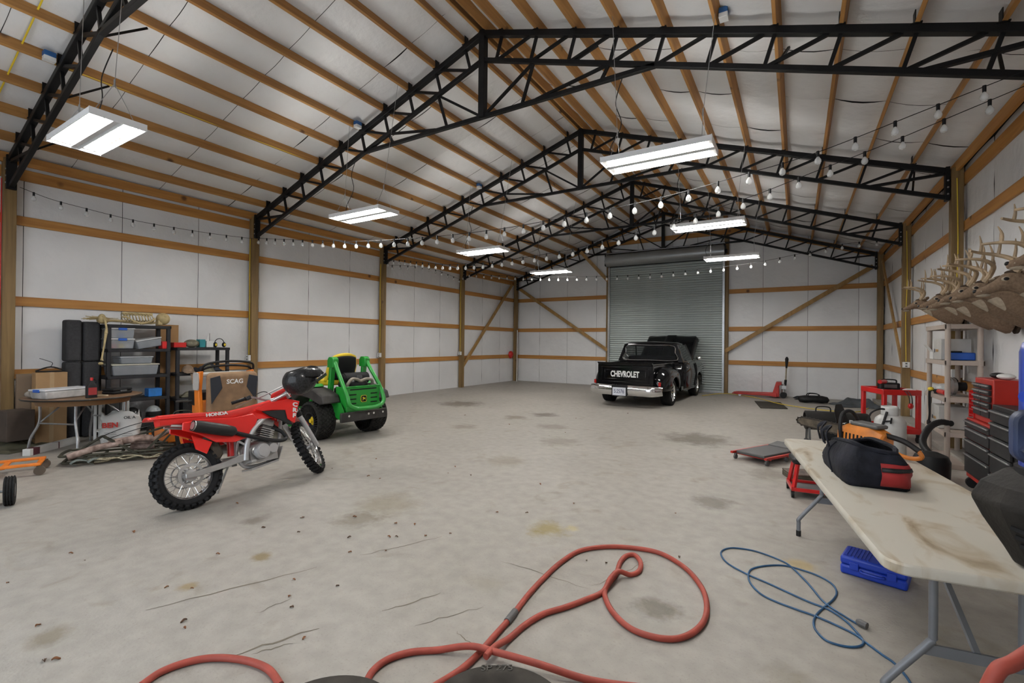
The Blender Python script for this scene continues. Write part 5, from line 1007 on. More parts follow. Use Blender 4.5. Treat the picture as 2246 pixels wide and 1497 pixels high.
# propane cylinder
pt = E('propane_cylinder', 'white propane cylinder with black hose fitting standing near the red cart', 'gas cylinder', (1.12, 8.31, 0)); PW = mat('tank_white', (.62, .62, .60), .4, 0, .07, 7)
b = MB(); b.lathe([(.10, .0), (.13, .01), (.13, .03), (.17, .06), (.18, .10), (.18, .52), (.165, .57), (.12, .61), (.05, .63), (.01, .63)], 32); b.build('tank', PW, pt, smooth=40)
b = MB(); b.sheet(lambda u, v: (.10*math.cos(.6+5.1*u), .10*math.sin(.6+5.1*u), .61+.13*v), 24, 4); b.build('collar', PW, pt, solid=.006)
VZ = T(0, 0, .12)
b = MB(); b.cyl((0, 0, .5), (0, 0, .57), .025, 10, VZ); b.box((0, -.04, .56), (.04, .06, .03), VZ); b.build('valve', ALU, pt); b = MB(); b.tube(spl([(-.02, -.06, .57), (-.12, -.08, .58), (-.22, -.1, .52), (-.26, -.1, .4)], 6), .012, 8, M=VZ); b.build('gas_hose', BLACK, pt); b = MB(); b.bar((-.05, -.12, .55), (-.11, -.2, .36), .022, .022, M=VZ); b.bar((-.1, -.19, .42), (-.01, -.2, .44), .018, .018, M=VZ); b.bar((-.01, -.2, .48), (-.02, -.2, .4), .018, .018, M=VZ); b.build('regulator', BLACK, pt)
# red utility cart
CN = V((1.22, 9.75, 0)); ca = R(18); cc = CN+V((math.cos(ca), math.sin(ca), 0))*.275+V((-math.sin(ca), math.cos(ca), 0))*.375
ct = E('utility_cart', 'red plastic utility cart loaded with tools near the propane cylinder', 'cart', (cc.x, cc.y, 0), ca)
for sx in (-1, 1):
    for sy in (-1, 1):
        MB().box((sx*.24, sy*.34, .50), (.065, .065, .72)).build('leg', RED, ct, bev=.015); b = MB(); b.cyl((sx*.24-.015, sy*.34, .05), (sx*.24+.015, sy*.34, .05), .05, 14); b.box((sx*.24, sy*.34, .11), (.04, .04, .05)); b.build('caster', BLACK, ct)
for z in (.80, .17):
    b = MB(); b.box((0, 0, z), (.54, .74, .03)); 
    for s in (-1, 1): b.box((s*.262, 0, z+.02), (.02, .75, .09)); b.box((0, s*.365, z+.02), (.54, .02, .09))
    b.build('tray', RED, ct, bev=.008)
def at(e, x, y, z):
    c, s = math.cos(e.rotation_euler.z), math.sin(e.rotation_euler.z); return (e.location.x+x*c-y*s, e.location.y+x*s+y*c, z)
t = E('battery_charger', 'black battery charger with carry handle on the red cart', 'charger', at(ct, .05, .14, .816), R(10)); MB().box((0, 0, .065), (.28, .18, .13)).build('case', BLACK, t, bev=.02); MB().tube(spl([(-.11, 0, .13), (-.09, 0, .18), (.09, 0, .18), (.11, 0, .13)], 5), .012, 6).build('handle', BLACK, t); MB().box((0, -.092, .075), (.18, .006, .06)).build('panel', GREY, t)
def drill(label, loc, rz, m=RED, rx=0):
    t = E('cordless_drill', label, 'drill', loc, rz, rx=rx); b = MB(); b.cyl((-.09, 0, .16), (.07, 0, .16), .034, 14); b.build('motor_housing', m, t); b = MB(); b.cyl((.07, 0, .16), (.13, 0, .16), .022, 12, r2=.014); b.build('chuck', BLACK, t); b = MB(); b.bar((-.05, 0, .14), (-.065, 0, .04), .04, .05, (1, 0, 0)); b.build('grip', BLACK, t); b = MB(); b.box((-.06, 0, .025), (.11, .07, .05)); b.build('battery', BLACK, t, bev=.008)
drill('red and black cordless drill at the corner of the red cart', at(ct, -.16, -.12, .816), 1.0); drill('red cordless drill lying on the bottom tray of the red cart', at(ct, .05, 0, .186), .4)
t = E('jumper_cable', 'tangled black cable spread over the red cart top', 'cable', at(ct, 0, -.1, .82), ca); rnd = random.Random(3); MB().tube(spl([(rnd.uniform(-.23, .23), rnd.uniform(-.2, .1), .012+rnd.uniform(0, .02)) for _ in range(14)], 6), .006, 5).build('cable', BLACK, t)
for k in range(2): MB().tube(spl([(.02+.04*k, -.2, .02), (.03+.04*k, -.30, .02), (.03+.04*k, -.395, -.06), (.04+.04*k, -.40, -.18)], 6), .006, 5).build('hanging_cable', BLACK, t)
MB().ell((.05, -.405, -.20), (.04, .03, .045), 12, 8).build('clamp', RED, t)
b = MB(); b.ell((0, 0, .03), (.10, .07, .035), 14, 8); o = b.build('plastic_bag', mat('pale_bag', (.6, .6, .6), .4, 0, .3, 14, .8, 20)); o.location = at(ct, .19, -.2, .815); tag(o, 'crumpled pale plastic bag on the red cart', 'bag')
# tan shelving
sr = shelf_unit('shelving_unit', 'tan plastic shelving unit against the wall below the deer heads', (1.83, 8.60, 0), PI/2, 1.04, .38, (.06, .47, .92, 1.40, 1.87), TAN, .06, .06, round_=True)
WB_ = mat('grey_white_carton', (.45, .44, .42), .7, 0, .08, 6)
for nm, z, y in (('white printed carton on the second tan shelf from the top', 1.403, 8.52), ('white printed carton on the low tan shelf behind hanging cords', .473, 8.62)):
    t = carton('carton', nm, (1.80, y, z), (.30, .40, .28 if z > 1 else .30), 0, WB_, tape=False); text('PATIO', .05, mat('orange_ink', (.5, .3, .12), .6), t, T(-.152, 0, .12, PI/2, 0, -PI/2)); MB().cyl((-.150, .13, .12), (-.153, .13, .12), .028, 14).build('print_mark', mat('dark_ink', (.05, .05, .06), .6), t)
carton('carton', 'open white carton tipped beside the printed carton on the tan shelf', (1.74, 8.90, 1.403), (.16, .2, .1), 0, PAPER, flaps=True)
b = MB(); b.ell((0, 0, .1), (.12, .11, .10), 16, 9); o = b.build('black_bag', mat('nylon_black', (.012, .012, .013), .7, 0, .4, 12, .7, 18), smooth=70); o.location = (1.90, 9.0, 1.403); tag(o, 'bundled black nylon bag on the tan shelf behind the open carton', 'bag')
t = E('level_case', 'blue and black tool pouch lying at the end of the tan shelf', 'pouch', (1.84, 8.27, 1.403), 0); MB().box((0, 0, .05), (.26, .09, .1)).build('pouch', BLUE, t, bev=.015); MB().box((-.06, .0, .11), (.12, .08, .02)).build('flap', BLACK, t, bev=.006)
t = E('circular_saw', 'circular saw with silver blade guard on the tan shelf', 'saw', (1.80, 8.50,   .923), R(-80)); b = MB(); b.lathe([(.10, -.02), (.115, -.02), (.115, .02), (.10, .02)], 28, T(0, 0, .12, PI/2), cap=False, close=True); b.cyl((0, -.01, .12), (0, .01, .12), .085, 28); b.build('blade_guard', ALU, t); MB().cyl((0, .02, .12), (0, .14, .12), .06, 18).build('motor', BLACK, t); MB().tube(spl([(-.02, .06, .19), (-.1, .06, .22), (-.16, .06, .16), (-.14, .06, .1)], 5), .018, 8).build('handle', BLACK, t); MB().box((0, .04, .006), (.28, .16, .008)).build('base_plate', GALV, t)
t = E('grinder', 'red angle grinder lying on the tan shelf before the saw', 'grinder', (1.70, 8.52,   .923), R(95)); MB().cyl((-.14, 0, .035), (.12, 0, .035), .032, 14).build('body', RED, t); MB().cyl((.13, 0, .004), (.13, 0, .06), .045, 16).build('head', BLACK, t)
b = MB(); b.ell((0, 0, .06), (.11, .16, .07), 16, 9); o = b.build('plastic_sheet', mat('clear_sheet', (.6, .62, .62), .3, 0, .3, 14, .8, 25, alpha=.7)); o.location = (1.80, 8.93,   .923); tag(o, 'heap of crumpled clear plastic on the tan shelf', 'plastic')
t = E('power_cord', 'black power cords with plugs hanging down from the tan shelf', 'cord', (1.63, 8.78, .95))
for k in range(3): MB().tube(spl([(.05, -.05*k, -.01), (-.01, -.05*k, .01), (-.02, -.05*k-.02, -.15), (.0-.02, -.03*k-.05, -.32), (-.02, -.04*k, -.42)], 6), .006, 5).build('cord', BLACK, t); MB().box((-.02, -.04*k, -.45), (.03, .03, .06)).build('plug', BLACK, t, bev=.006)
b = MB(); b.ell((-.005, -.06, .03), (.035, .05, .03), 12, 8); b.build('yellow_plug', YEL, t)
# tool chests
def chest(name, label, loc, d, rows, m, dm, rz=0):
    t = E(name, label, 'tool chest', loc, rz); x, y, z = d; MB().box((.01, 0, z/2), (x-.02, y, z)).build('cabinet', m, t, bev=.008)
    z0 = .06
    for n, h in rows:
        for k in range(n):
            w_ = (y-.06)/n; yc = -y/2+.03+w_*(k+.5); q = MB(); q.box((-x/2+.005, yc, z0+h/2), (.02, w_-.012, h-.012)); dr_ = q.build('drawer', dm, t, bev=.003); MB().box((-x/2-.012, yc, z0+h-.022), (.018, w_-.03, .016)).build('pull', GALV, dr_, bev=.004)
        z0 += h
    return t
DRK = mat('drawer_black', (.025, .025, .026), .4, .1, .15, 7)
chest('tool_chest', 'red roller tool cabinet with black drawers beside the tan shelving', (1.83, 6.78, .12), (.40, .84, .66), ((1, .22), (1, .16), (1, .13), (1, .08)), DKR, DRK)
t0 = bpy.data.objects['tool_chest']
for sx in (-1, 1):
    for sy in (-1, 1): b = MB(); b.cyl((sx*.14, sy*.36-.02, -.06), (sx*.14, sy*.36+.02, -.06), .06, 14); b.build('caster', BLACK, t0)
chest('tool_chest', 'red top tool chest with black drawers stacked on the roller cabinet', (1.82, 6.80, .785), (.30, .56, .46), ((2, .09), (2, .07), (2, .07), (2, .06), (2, .06)), DKR, DRK)
t = E('parts_tray', 'small red stacked parts tray standing beside the top tool chest', 'tray', (1.78, 7.17, .785), 0)
for k in range(5): MB().box((0, 0, .03+.06*k), (.2, .16, .012)).build('tier', RED, t)
for s in (-1, 1): MB().box((0, s*.08, .15), (.2, .01, .3)).build('side', RED, t)
chest('tool_chest', 'black tool cabinet with silver pulls next to the red cabinet', (1.82, 6.03, .0), (.42, .58, 1.02), ((1, .3), (1, .2), (1, .16), (1, .14), (1, .12)), DRK, DRK)
for k, (nm, m) in enumerate((('dark oily glove lying on the red top tool chest', BLACK), ('crumpled white rag lying on the red top tool chest', PAPER))):
    b = MB(); b.ell((0, 0, .03), (.07, .1, .032), 12, 7); o = b.build('glove' if k == 0 else 'rag', m, smooth=70); o.location = (1.82, 6.86-.2*k, 1.247); tag(o, nm, 'glove' if k == 0 else 'rag')
# shop vacuum with hose
vc = E('shop_vacuum', 'black shop vacuum with thick ribbed hose on the floor by the tan shelving', 'vacuum', (1.36, 7.25, 0)); MB().lathe([(.14, .03), (.17, .05), (.175, .24), (.15, .30), (.06, .34), (.01, .34)], 24).build('drum', BLACK, vc)
pts = spl([(.0, .1, .30), (-.02, .3, .36), (.02, .5, .44), (.12, .68, .55), (.24, .80, .60), (.36, .88, .58)], 10); MB().tube(pts, [.036+.004*(i % 2) for i in range(len(pts))], 12).build('hose', BLACK, vc)
# blue upright tank on the table
ac = E('air_compressor', 'blue upright steel tank with dusty black plastic shroud on the folding table', 'compressor', (.85, 2.46, TZ)); BT = mat('tank_blue', (.012, .045, .34), .35, 0, .2, 5, coat=.3); DP = mat('dusty_shroud', (.020, .018, .016), .7, 0, .5, 5, .2, 60)
b = MB(); b.lathe([(.13, .34), (.14, .36), (.14, .80), (.132, .835), (.10, .86), (.01, .868)], 36); b.build('tank', BT, ac, smooth=45)
poly = [(-.235, .06), (-.19, -.06), (-.10, -.16), (.12, -.18), (.22, -.05), (.20, .14), (.02, .2), (-.14, .17)]
b = MB(); b.loft([[(x*k, y*k, z) for x, y in poly] for z, k in ((.004, .62), (.06, .74), (.16, .98), (.235, 1.12), (.30, 1.0), (.36, .72))]); sh_ = b.build('shroud', DP, ac, bev=.012, smooth=18)
def fac(i, q, z):
    K = ((.004, .62), (.06, .74), (.16, .98), (.235, 1.12), (.30, 1.0), (.36, .72))
    for (za, ka), (zb, kb_) in zip(K[:-1], K[1:]):
        if za <= z <= zb: k = ka+(kb_-ka)*(z-za)/(zb-za); p = V((*poly[i], 0)).lerp(V((*poly[i+1], 0)), q)*(k*1.012); return V((p.x, p.y, z))
for i in range(3): b = MB(); b.bar(fac(1, .1, .10+.032*i), fac(1, .62, .09+.032*i), .012, .014); b.build('louver', BLACK, sh_)
b = MB(); b.add([fac(2, .05, .09), fac(2, .7, .09), fac(2, .7, .2), fac(2, .1, .2)], [(0, 1, 2, 3)]); b.build('decal', PAPER, sh_, solid=.003)
b = MB(); b.lathe([(.138, .33), (.152, .34), (.152, .375), (.138, .38)], 32); b.build('rubber_ring', BLACK, ac)
b = MB(); b.loft([[(x, y, z) for x, z in rrect(.15, .19, .045)] for y in (-.03, .03)], M=T(-.115, -.09, .50)); bk_ = b.build('bracket', mat('bracket_blue', (.015, .026, .07), .55, 0, .4, 8), ac, bev=.01)
b = MB(); b.cyl((-.14, -.12, .545), (-.14, -.135, .545), .026, 18); b.build('gauge', CHROME, bk_); b = MB(); b.cyl((-.15, -.11, .455), (-.15, -.16, .455), .028, 6); b.cyl((-.15, -.16, .455), (-.15, -.19, .455), .012, 10); b.build('bolt', CHROME, bk_); MB().box((-.135, -.121, .505), (.05, .004, .018)).build('label_patch', PAPER, bk_)
MB().cyl((-.12, -.06, .64), (-.155, -.08, .64), .02, 12).build('port_plug', BT, ac)
for z, m, h in ((.80, PAPER, .05), (.765, YEL, .018), (.735, YEL, .018), (.70, YEL, .014)): b = MB(); b.sheet(lambda u, v: (.1415*math.cos(3.42+.22*u), .1415*math.sin(3.42+.22*u), z-h/2+h*v), 5, 1); b.build('sticker', m, ac)
# creeper, stool, case
cr = E('mechanic_creeper', 'red-railed mechanic creeper with grey pad on the floor', 'creeper', (-.30, 7.42, 0), R(62))
for s in (-1, 1): MB().box((0, s*.24, .095), (1.05, .035, .03)).build('rail', DKR, cr, bev=.004)
for x in (-.42, .0, .42): MB().box((x, 0, .075), (.03, .5, .02)).build('crossbar', DKR, cr)
for x, L, z in ((-.12, .72, .105), (.39, .24, .125)): MB().box((x, 0, z), (L, .40, .04), ry=-.0 if L > .5 else -.12).build('pad', mat('creeper_grey', (.07, .07, .07), .6), cr, bev=.012)
for x in (-.46, .0, .46):
    for s in (-1, 1): b = MB(); b.cyl((x, s*.22-.012, .032), (x, s*.22+.012, .032), .032, 14); b.box((x, s*.22, .068), (.03, .03, .02)); b.build('caster', GREY, cr)
st2 = E('roller_stool', 'red low mechanic stool with tool tray beside the folding table leg', 'stool', (.13, 5.82, 0), R(8)); MB().loft([[(x, y, z) for x, y in rrect(w, w*.9, .04)] for z, w in ((.34, .33), (.355, .36), (.385, .36), (.40, .33))]).build('seat', BLACK, st2, smooth=40)
for sx in (-1, 1):
    for sy in (-1, 1): MB().bar((sx*.13, sy*.12, .34), (sx*.17, sy*.16, .09), .03, .03).build('leg', RED, st2); b = MB(); b.cyl((sx*.18-.012, sy*.17, .032), (sx*.18+.012, sy*.17, .032), .032, 14); b.box((sx*.18, sy*.17, .07), (.03, .03, .03)); b.build('caster', BLACK, st2)
b = MB(); b.box((0, 0, .075), (.36, .34, .01)); b.build('tray', GREY, st2)
for s in (-1, 1): MB().box((s*.185, 0, .088), (.02, .37, .035)).build('tray_rim', RED, st2); MB().box((0, s*.175, .088), (.38, .02, .035)).build('tray_rim', RED, st2)
p_ = onz(1756, 1060); t = E('flat_case', 'flat dirty brown case lying on the floor behind the red stool', 'case', (p_.x+.02, p_.y+.25, 0), R(20)); MB().box((0, 0, .03), (.34, .3, .06)).build('base', mat('dirty_olive', (.07, .06, .04), .7, 0, .4, 9), t, bev=.01); MB().box((0, 0, .07), (.34, .3, .02)).build('lid', mat('dirty_lid', (.10, .07, .055), .7, 0, .5, 16), t, bev=.006)
# pallet jack, mat, bag, tarp at the far wall
pj = E('pallet_jack', 'red pallet jack with upright black handle standing along the far wall', 'pallet jack', (-.50, 16.22, 0), PI)
for s in (-1, 1):
    b = MB(); b.loft([[(x, s*.19-w, z0), (x, s*.19+w, z0), (x, s*.19+w, z1), (x, s*.19-w, z1)] for x, w, z0, z1 in ((0, .08, .03, .14), (.2, .08, .06, .13), (1.1, .07, .06, .11), (1.22, .03, .07, .09))]); b.build('fork', DKR, pj, bev=.006); MB().cyl((1.0, s*.19-.03, .04), (1.0, s*.19+.03, .04), .04, 12).build('load_roller', GALV, pj)
b = MB(); b.prism([(.0, .04), (.22, .08), (.12, .12), (.02, .48), (-.12, .48), (-.12, .40), (-.06, .38), (-.06, .04)], .46, T(0, 0, 0, PI/2)); b.build('frame', DKR, pj, bev=.01)
b = MB(); b.cyl((-.17, 0, .1), (-.17, 0, .42), .05, 16); b.box((-.18, 0, .32), (.14, .16, .12)); b.build('pump', ALU, pj, bev=.01)
for s in (-1, 1): MB().cyl((-.17, s*.05, .09), (-.17, s*.11, .09), .09, 20).build('steer_wheel', BLACK, pj)
b = MB(); b.tube([(-.22, 0, .38), (-.24, 0, .95)], .022, 10); ha = b.build('handle_bar', mat('handle_tan', (.3, .25, .18), .6), pj); b = MB(); b.tube([(-.24, 0, .90), (-.245, 0, 1.0), (-.25, 0, 1.18), (-.25, 0, 1.24)], [.025, .035, .05, .02], 10); b.build('grip', BLACK, ha); b = MB(); b.tube([(-.21, 0, .34), (-.225, 0, .55)], .035, 10); b.build('lower_boot', BLACK, ha)
c4 = [onz(*p) for p in ((1655, 880), (1712, 883), (1728, 897), (1668, 895))]; b = MB(); b.loft([[(p.x, p.y, z) for p in c4] for z in (.002, .018)]); tag(b.build('rubber_mat', mat('mat_rubber', (.035, .032, .025), .8, 0, .2, 8)), 'dark rubber mat lying on the floor before the pallet jack', 'mat')
tarp('grey_tarp', 'crumpled grey canvas tarp on the floor behind the red cart', (1.32, 15.2, 0), 1.0, .9, .24, .1, mat('grey_canvas', (.06, .068, .075), .85, 0, .25, 6), 15); tarp('dark_cloth', 'dark folded cloth lying against the far wall', (.38, 16.2, 0), .8, .5, .12, .1, mat('dark_cloth', (.03, .033, .038), .85, 0, .25, 6), 16, 'cloth')
t = E('duffel_bag', 'black soft duffel bag lying on the floor between the two cloths', 'bag', (.40, 15.3, 0), R(8)); b = MB(); rnd = random.Random(4); b.loft([[(x, .17*k*math.cos(a), .105+.10*k*math.sin(a)*(1+.1*math.sin(7*x+a))) for a in [2*PI*j/18 for j in range(18)]] for x, k in ((-.36, .3), (-.33, .8), (-.2, 1), (0, .93), (.2, 1), (.33, .8), (.36, .3))]); b.build('bag_body', mat('nylon_black', (.012, .012, .013), .7), t, smooth=70)
for s in (-1, 1): MB().tube(spl([(-.15, s*.12, .18), (-.1, s*.08, .26), (.1, s*.08, .25), (.15, s*.12, .18)], 5), .012, 6).build('handle', BLACK, t)
yc = [onz(x, y) for x, y in ((1540, 868), (1585, 863), (1625, 867), (1665, 875), (1705, 886), (1765, 896), (1830, 902), (1875, 904), (1900, 898), (1920, 884), (1945, 880))]; MB
tag(MB().tube(spl([p+V((0, 0, .026 if 3 <= i <= 5 else .01)) for i, p in enumerate(yc)], 6), .009, 6).build('yellow_cord', YEL), 'yellow extension cord lying across the floor near the pallet jack', 'cord')
# hoses and cords in the foreground
HR = mat('red_hose_rubber', (.33, .055, .035), .6, 0, .15, 14)
def floorline(px, r, lift=()):
    P = [onz(x, y)+V((0, 0, r)) for x, y in px]
    for i in lift: P[i].z += 2*r
    return spl(P, 7)
hz_ = E('air_hose', 'thick red rubber air hose looped on the concrete floor by the tyres', 'hose', (0, 0, 0))
MB().tube(floorline([(900, 1545), (960, 1508), (1010, 1476), (1050, 1440), (1085, 1400), (1120, 1360), (1160, 1308), (1192, 1273), (1232, 1236), (1275, 1211), (1335, 1203), (1400, 1207), (1452, 1219), (1503, 1250), (1537, 1290), (1550, 1328), (1545, 1365), (1520, 1393), (1480, 1407), (1430, 1402), (1380, 1382), (1342, 1345), (1326, 1307), (1336, 1284), (1352, 1262), (1360, 1238), (1374, 1223), (1393, 1222), (1405, 1238), (1402, 1256), (1383, 1265), (1356, 1269), (1338, 1286), (1322, 1303), (1285, 1320), (1240, 1337), (1192, 1352), (1152, 1376), (1118, 1405), (1085, 1440), (1065, 1462)], .0165, (31, 32, 39, 40)), .0165, 10).build('hose_loop', HR, hz_)
MB().tube(floorline([(800, 1510), (818, 1478), (850, 1453), (900, 1437), (960, 1432), (1030, 1438), (1090, 1452), (1180, 1478), (1300, 1500), (1450, 1520), (1600, 1540)], .0165, (5, 6, 7)), .0165, 10).build('hose_run', HR, hz_)
MB().tube(floorline([(310, 1510), (350, 1482), (400, 1462), (450, 1451), (500, 1450), (550, 1458), (590, 1476), (615, 1510)], .0165), .0165, 10).build('hose_bend', HR, hz_)
pts = [onz(1600, 1540)+V((0, 0, .017)), V((-.02, 1.3, .02)), V((.12, 1.25, .10)), V((.24, 1.31, .45)), V((.354, 1.39, .83)), V((.417, 1.43, .90)), V((.62, 1.62, 1.0)), V((.80, 1.95, 1.08)), V((.86, 2.22, 1.12)), V((.86, 2.31, 1.12))]; MB().tube(spl(pts, 8), .0145, 10).build('hose_riser', HR, hz_)
a, b_ = onz(1112, 1370), onz(1130, 1347); MB().tube([a+V((0, 0, .017)), b_+V((0, 0, .017))], .021, 12).build('ferrule', GREY, hz_)
cv = lambda L: [(960+x/1.7465, 1150+y/1.7465) for x, y in L]
BLC = mat('blue_cord_rubber', (.015, .075, .17), .5, 0, .15, 14); bl = E('extension_cord', 'thin blue extension cord looped on the floor beside the folding table', 'cord', (0, 0, 0))
MB().tube(floorline(cv([(1610, 385), (1560, 355), (1480, 300), (1420, 230), (1355, 165), (1310, 138), (1220, 105), (1140, 92), (1100, 97), (1085, 115), (1110, 150), (1180, 190), (1260, 225), (1340, 262), (1420, 298), (1500, 330), (1560, 370), (1600, 410), (1630, 450), (1615, 470), (1560, 470), (1490, 448), (1450, 410), (1440, 380), (1450, 350), (1480, 320), (1515, 290), (1528, 262), (1510, 230), (1460, 200), (1400, 178), (1330, 160), (1260, 160), (1205, 172), (1190, 195), (1200, 230), (1240, 270), (1300, 300), (1380, 330), (1450, 355), (1530, 390), (1600, 425), (1640, 455), (1700, 500), (1755, 540), (1810, 610), (1830, 680)]), .006), .006, 8).build('cord', BLC, bl)
a, b_ = onz(*cv([(1605, 382)])[0]), onz(*cv([(1645, 402)])[0]); MB().tube([a+V((0, 0, .02)), a.lerp(b_, .3)+V((0, 0, .02)), b_+V((0, 0, .02))], [.012, .02, .018], 8).build('plug', GREY, bl)
# tyres lying flat
for k, ((x, y), lab) in enumerate((((-.925, 1.43), 'worn car tyre lying flat on the floor, crossed by the red hose'), ((-1.42, 1.045), 'worn car tyre lying flat beside another tyre'))):
    TM = mat('worn_tyre', (.045, .04, .034), .85, 0, .3, 10); t = E('tyre', lab, 'tyre', (x, y, 0), 0, 'loose tyres'); MB().lathe([(.19, .02), (.22, .0), (.28, .01), (.30, .05), (.305, .10), (.30, .155), (.28, .195), (.22, .205), (.19, .185), (.2, .10)], 56, cap=False, close=True).build('carcass', TM, t, smooth=50)
    for i in range(56): a = 2*PI*i/56; MB().box((.303*math.cos(a), .303*math.sin(a), .10), (.008, .02, .12), rz=a).build('tread_block', TM, t) if k == 0 or i % 2 == 0 else None
    if k == 0: text('SP 275', .05, mat('tyre_letter', (.075, .068, .058), .8), t, T(.25*math.cos(2.15), .25*math.sin(2.15), .2025, 0, 0, 2.15-PI/2))
# dry leaves
lf = MB(); lf.sheet(lambda u, v: ((u-.5)*.05, (v-.5)*.03*math.sin(PI*(.08+.84*u)), .004+.012*abs(2*v-1)+.006*math.sin(5*u)), 6, 4)
LM = [mat('dry_leaf', (.22, .09, .035), .8, 0, .3, 30), mat('dark_leaf', (.09, .045, .022), .8, 0, .3, 30)]
first = {}
rnd = random.Random(12); LP = [(655, 1167), (578, 1157), (478, 1215), (578, 1157), (645, 1271), (635, 1308), (870, 1177), (988, 1170), (868, 1148), (97, 1450), (123, 1447), (17, 1278), (403, 1363), (405, 1377), (667, 1400), (660, 1136), (520, 1104), (293, 1167), (186, 1229), (665, 1135), (910, 1150), (1330, 1235)]
LP += [(rnd.uniform(720, 1500), rnd.uniform(900, 1240)) for _ in range(26)]+[(rnd.uniform(60, 900), rnd.uniform(1150, 1420)) for _ in range(6)]
for i, (x, y) in enumerate(LP):
    p = onz(x, y); k = i % 3 == 0
    if k not in first: o = lf.build('leaf', LM[k], smooth=60); tag(o, 'tiny dark curled dry leaf on the floor' if k else 'tiny reddish brown dry leaf on the floor', 'leaf', 'dark dry leaves on the floor' if k else 'reddish dry leaves on the floor'); first[k] = o
    else: o = dup(first[k])
    o.location = (p.x, p.y, 0); o.rotation_euler = (0, 0, rnd.uniform(0, 6.3)); s = rnd.uniform(.35, .7); o.scale = (s, s, s)
# ================= deer heads =================
FUR = bpy.data.materials.new('deer_fur'); FUR.use_nodes = True
def _fur():
    nt = FUR.node_tree; N = nt.nodes; L = nt.links.new; b = N['Principled BSDF']; tc = N.new('ShaderNodeTexCoord'); n = N.new('ShaderNodeTexNoise'); n.inputs['Scale'].default_value = 60; n.inputs['Detail'].default_value = 6; L(tc.outputs['Object'], n.inputs['Vector'])
    r = N.new('ShaderNodeValToRGB'); L(n.outputs[0], r.inputs[0]); r.color_ramp.elements[0].color = (.13, .085, .052, 1); r.color_ramp.elements[1].color = (.23, .155, .10, 1); r.color_ramp.elements[0].position = .3; r.color_ramp.elements[1].position = .75; L(r.outputs[0], b.inputs['Base Color']); b.inputs['Roughness'].default_value = .85
    bp = N.new('ShaderNodeBump'); bp.inputs['Strength'].default_value = .5; bp.inputs['Distance'].default_value = .006; L(n.outputs[0], bp.inputs['Height']); L(bp.outputs[0], b.inputs['Normal'])
_fur()
CREAM = mat('cream_fur', (.36, .30, .225), .9, 0, .15, 30); ANT = mat('antler', (.33, .235, .14), .55, 0, .3, 14); NOSE = mat('wet_nose', (.012, .011, .011), .35); DFUR = mat('dark_fur', (.05, .033, .022), .9, 0, .3, 40)
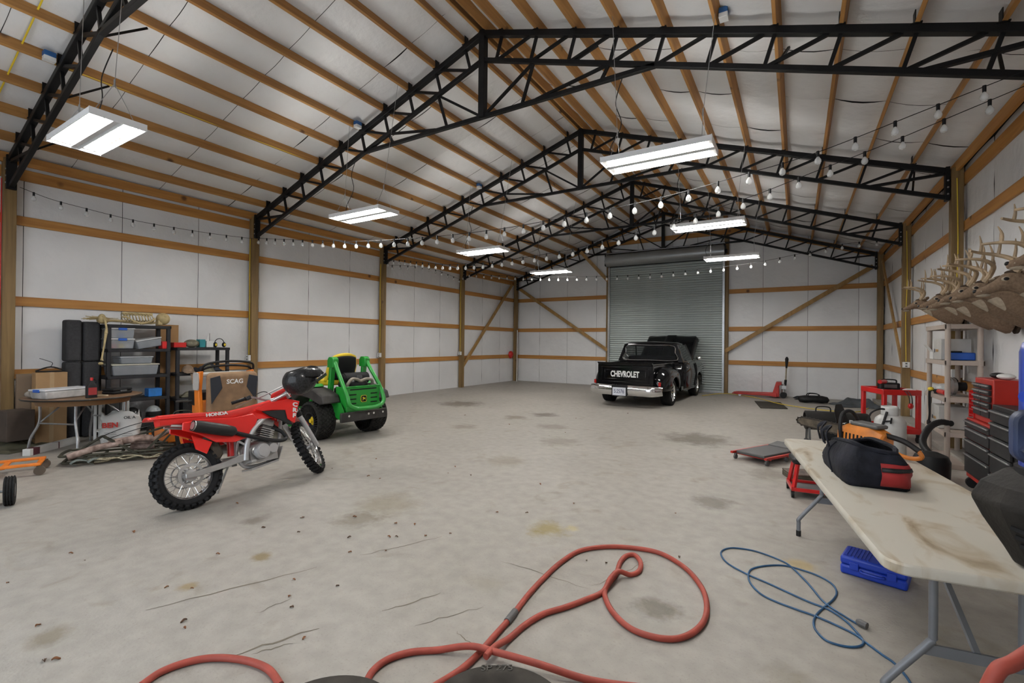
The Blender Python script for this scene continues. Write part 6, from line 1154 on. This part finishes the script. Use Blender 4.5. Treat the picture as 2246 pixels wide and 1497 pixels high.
def deer(loc, rz, label, seed, tines=4, spread=.2, sc=1.0):
    rnd = random.Random(seed); t = E('deer_head', label, 'deer head', loc, rz, 'mounted deer heads'); t.scale = (sc, sc, sc)
    S = [(0, -.10, .125, .19), (.03, -.10, .13, .195), (.12, -.085, .118, .17), (.24, -.05, .10, .138), (.35, .0, .085, .112), (.43, .045, .074, .096), (.48, .075, .068, .084), (.525, .085, .064, .074), (.565, .075, .056, .062), (.605, .05, .043, .047), (.65, .025, .034, .036), (.69, .008, .031, .031), (.712, .003, .024, .024), (.72, .003, .01, .01)]
    b = MB(); rings = []
    for x, z, w, h in S:
        tl = -.9*max(0, min(1, (.35-x)/.35))*.25
        rings.append([(x+math.sin(a)*h*tl, w*math.cos(a), z+h*math.sin(a)) for a in [2*PI*j/22 for j in range(22)]])
    b.loft(rings); b.build('head_and_neck', FUR, t, smooth=80)
    b = MB(); b.ell((.714, 0, .014), (.014, .021, .016), 12, 8); b.build('nose', NOSE, t)
    b = MB(); b.ell((.67, 0, -.016), (.045, .029, .015), 12, 8); b.build('chin', CREAM, t)
    b = MB(); b.ell((.685, 0, .012), (.022, .0325, .02), 12, 8); b.build('muzzle_band', CREAM, t)
    def skin(x, a, k):
        for (xa, za, wa, ha), (xb, zb, wb, hb_) in zip(S[:-1], S[1:]):
            if xa <= x <= xb: q = (x-xa)/(xb-xa); return (x, (wa+(wb-wa)*q)*k*math.cos(a), za+(zb-za)*q+(ha+(hb_-ha)*q)*k*math.sin(a))
    b = MB(); b.sheet(lambda u, v: skin(.355+.115*u, -PI/2+(v-.5)*2.5*math.sin(PI*(.12+.76*u)), 1.025), 10, 12); b.build('throat_patch', CREAM, t, smooth=80)
    b = MB(); b.ell((.50, 0, .148), (.055, .045, .022), 12, 8); b.build('crown_tuft', DFUR, t)
    for s in (-1, 1):
        e = MB(); e.ell((.556, s*.0555, .098), (.017, .009, .013), 12, 8); e.build('eye', NOSE, t); e = MB(); e.ell((.556, s*.051, .098), (.027, .009, .019), 12, 8); e.build('eye_ring', CREAM, t)
        e = MB(); e.loft([[(.455-.02*q+w*math.cos(a), s*(.05+.125*q), .135+.05*q+.4*w*math.sin(a)) for a in [2*PI*j/12 for j in range(12)]] for q, w in ((0, .014), (.25, .030), (.55, .034), (.85, .020), (1, .005))]); er = e.build('ear', FUR, t, smooth=80)
        e = MB(); e.ell((.468, s*.115, .163), (.018, .048, .010), 12, 6); e.build('ear_lining', CREAM, er)
        k = spread*rnd.uniform(.9, 1.12); P = spl([(.495, s*.03, .15), (.465, s*.07, .22), (.47, s*k*.75, .28), (.54, s*k, .325), (.63, s*k*.95, .345), (.71, s*k*.6, .355)], 6); n = len(P)
        a = MB(); a.tube(P, [.022*(1-.70*i/(n-1))+.002 for i in range(n)], 8)
        for q in range(tines):
            i = int(n*(.12+.66*q/max(1, tines-1))); L = (.09 if q == 0 else rnd.uniform(.13, .20))*(1-.12*max(0, q-2)); p = P[i]; d = V((.25 if q == 0 else rnd.uniform(-.08, .12), -s*rnd.uniform(.1, .35), 1)).normalized()
            a.tube(spl([p, p+d*L*.5+V((-.01, s*.012, 0)), p+d*L], 3), [.013, .012, .011, .0095, .0075, .005, .003][:7], 6)
        a.build('antler', ANT, t)
    b = MB(); b.loft([[(x, .132*math.cos(a)*k, -.10+.198*math.sin(a)*k) for a in [2*PI*j/22 for j in range(22)]] for x, k in ((-.02, .98), (.004, 1.0))]); b.build('back_board', DFUR, t)
    return t
DL = [((1978, 678), 'mounted deer head nearest the far wall in the row', 1, 3, .13, .95), ((2014, 672), 'mounted deer head second from the far wall in the row', 2, 4, .15, 1.0), ((2033, 674), 'mounted deer head third from the far wall in the row', 3, 5, .17, 1.02),
      ((2058, 660), 'mounted deer head fourth from the far wall in the row', 4, 4, .18, 1.04), ((2084, 655), 'mounted deer head fifth from the far wall above the tool chest', 5, 5, .19, 1.05), ((2136, 641), 'mounted deer head sixth from the far wall with the widest antlers', 6, 4, .22, 1.08)]
for (nx, ny), lb, sd, ti, sp_, sc in DL:
    p = onx(nx, ny, 2.04-.72*sc); deer((2.04, p.y, p.z-.01), PI, lb, sd, ti, sp_, sc)
deer((2.04, 4.72, 2.16), PI, 'mounted deer head last in the row above the black tool cabinet', 7, 4, .21, 1.05)
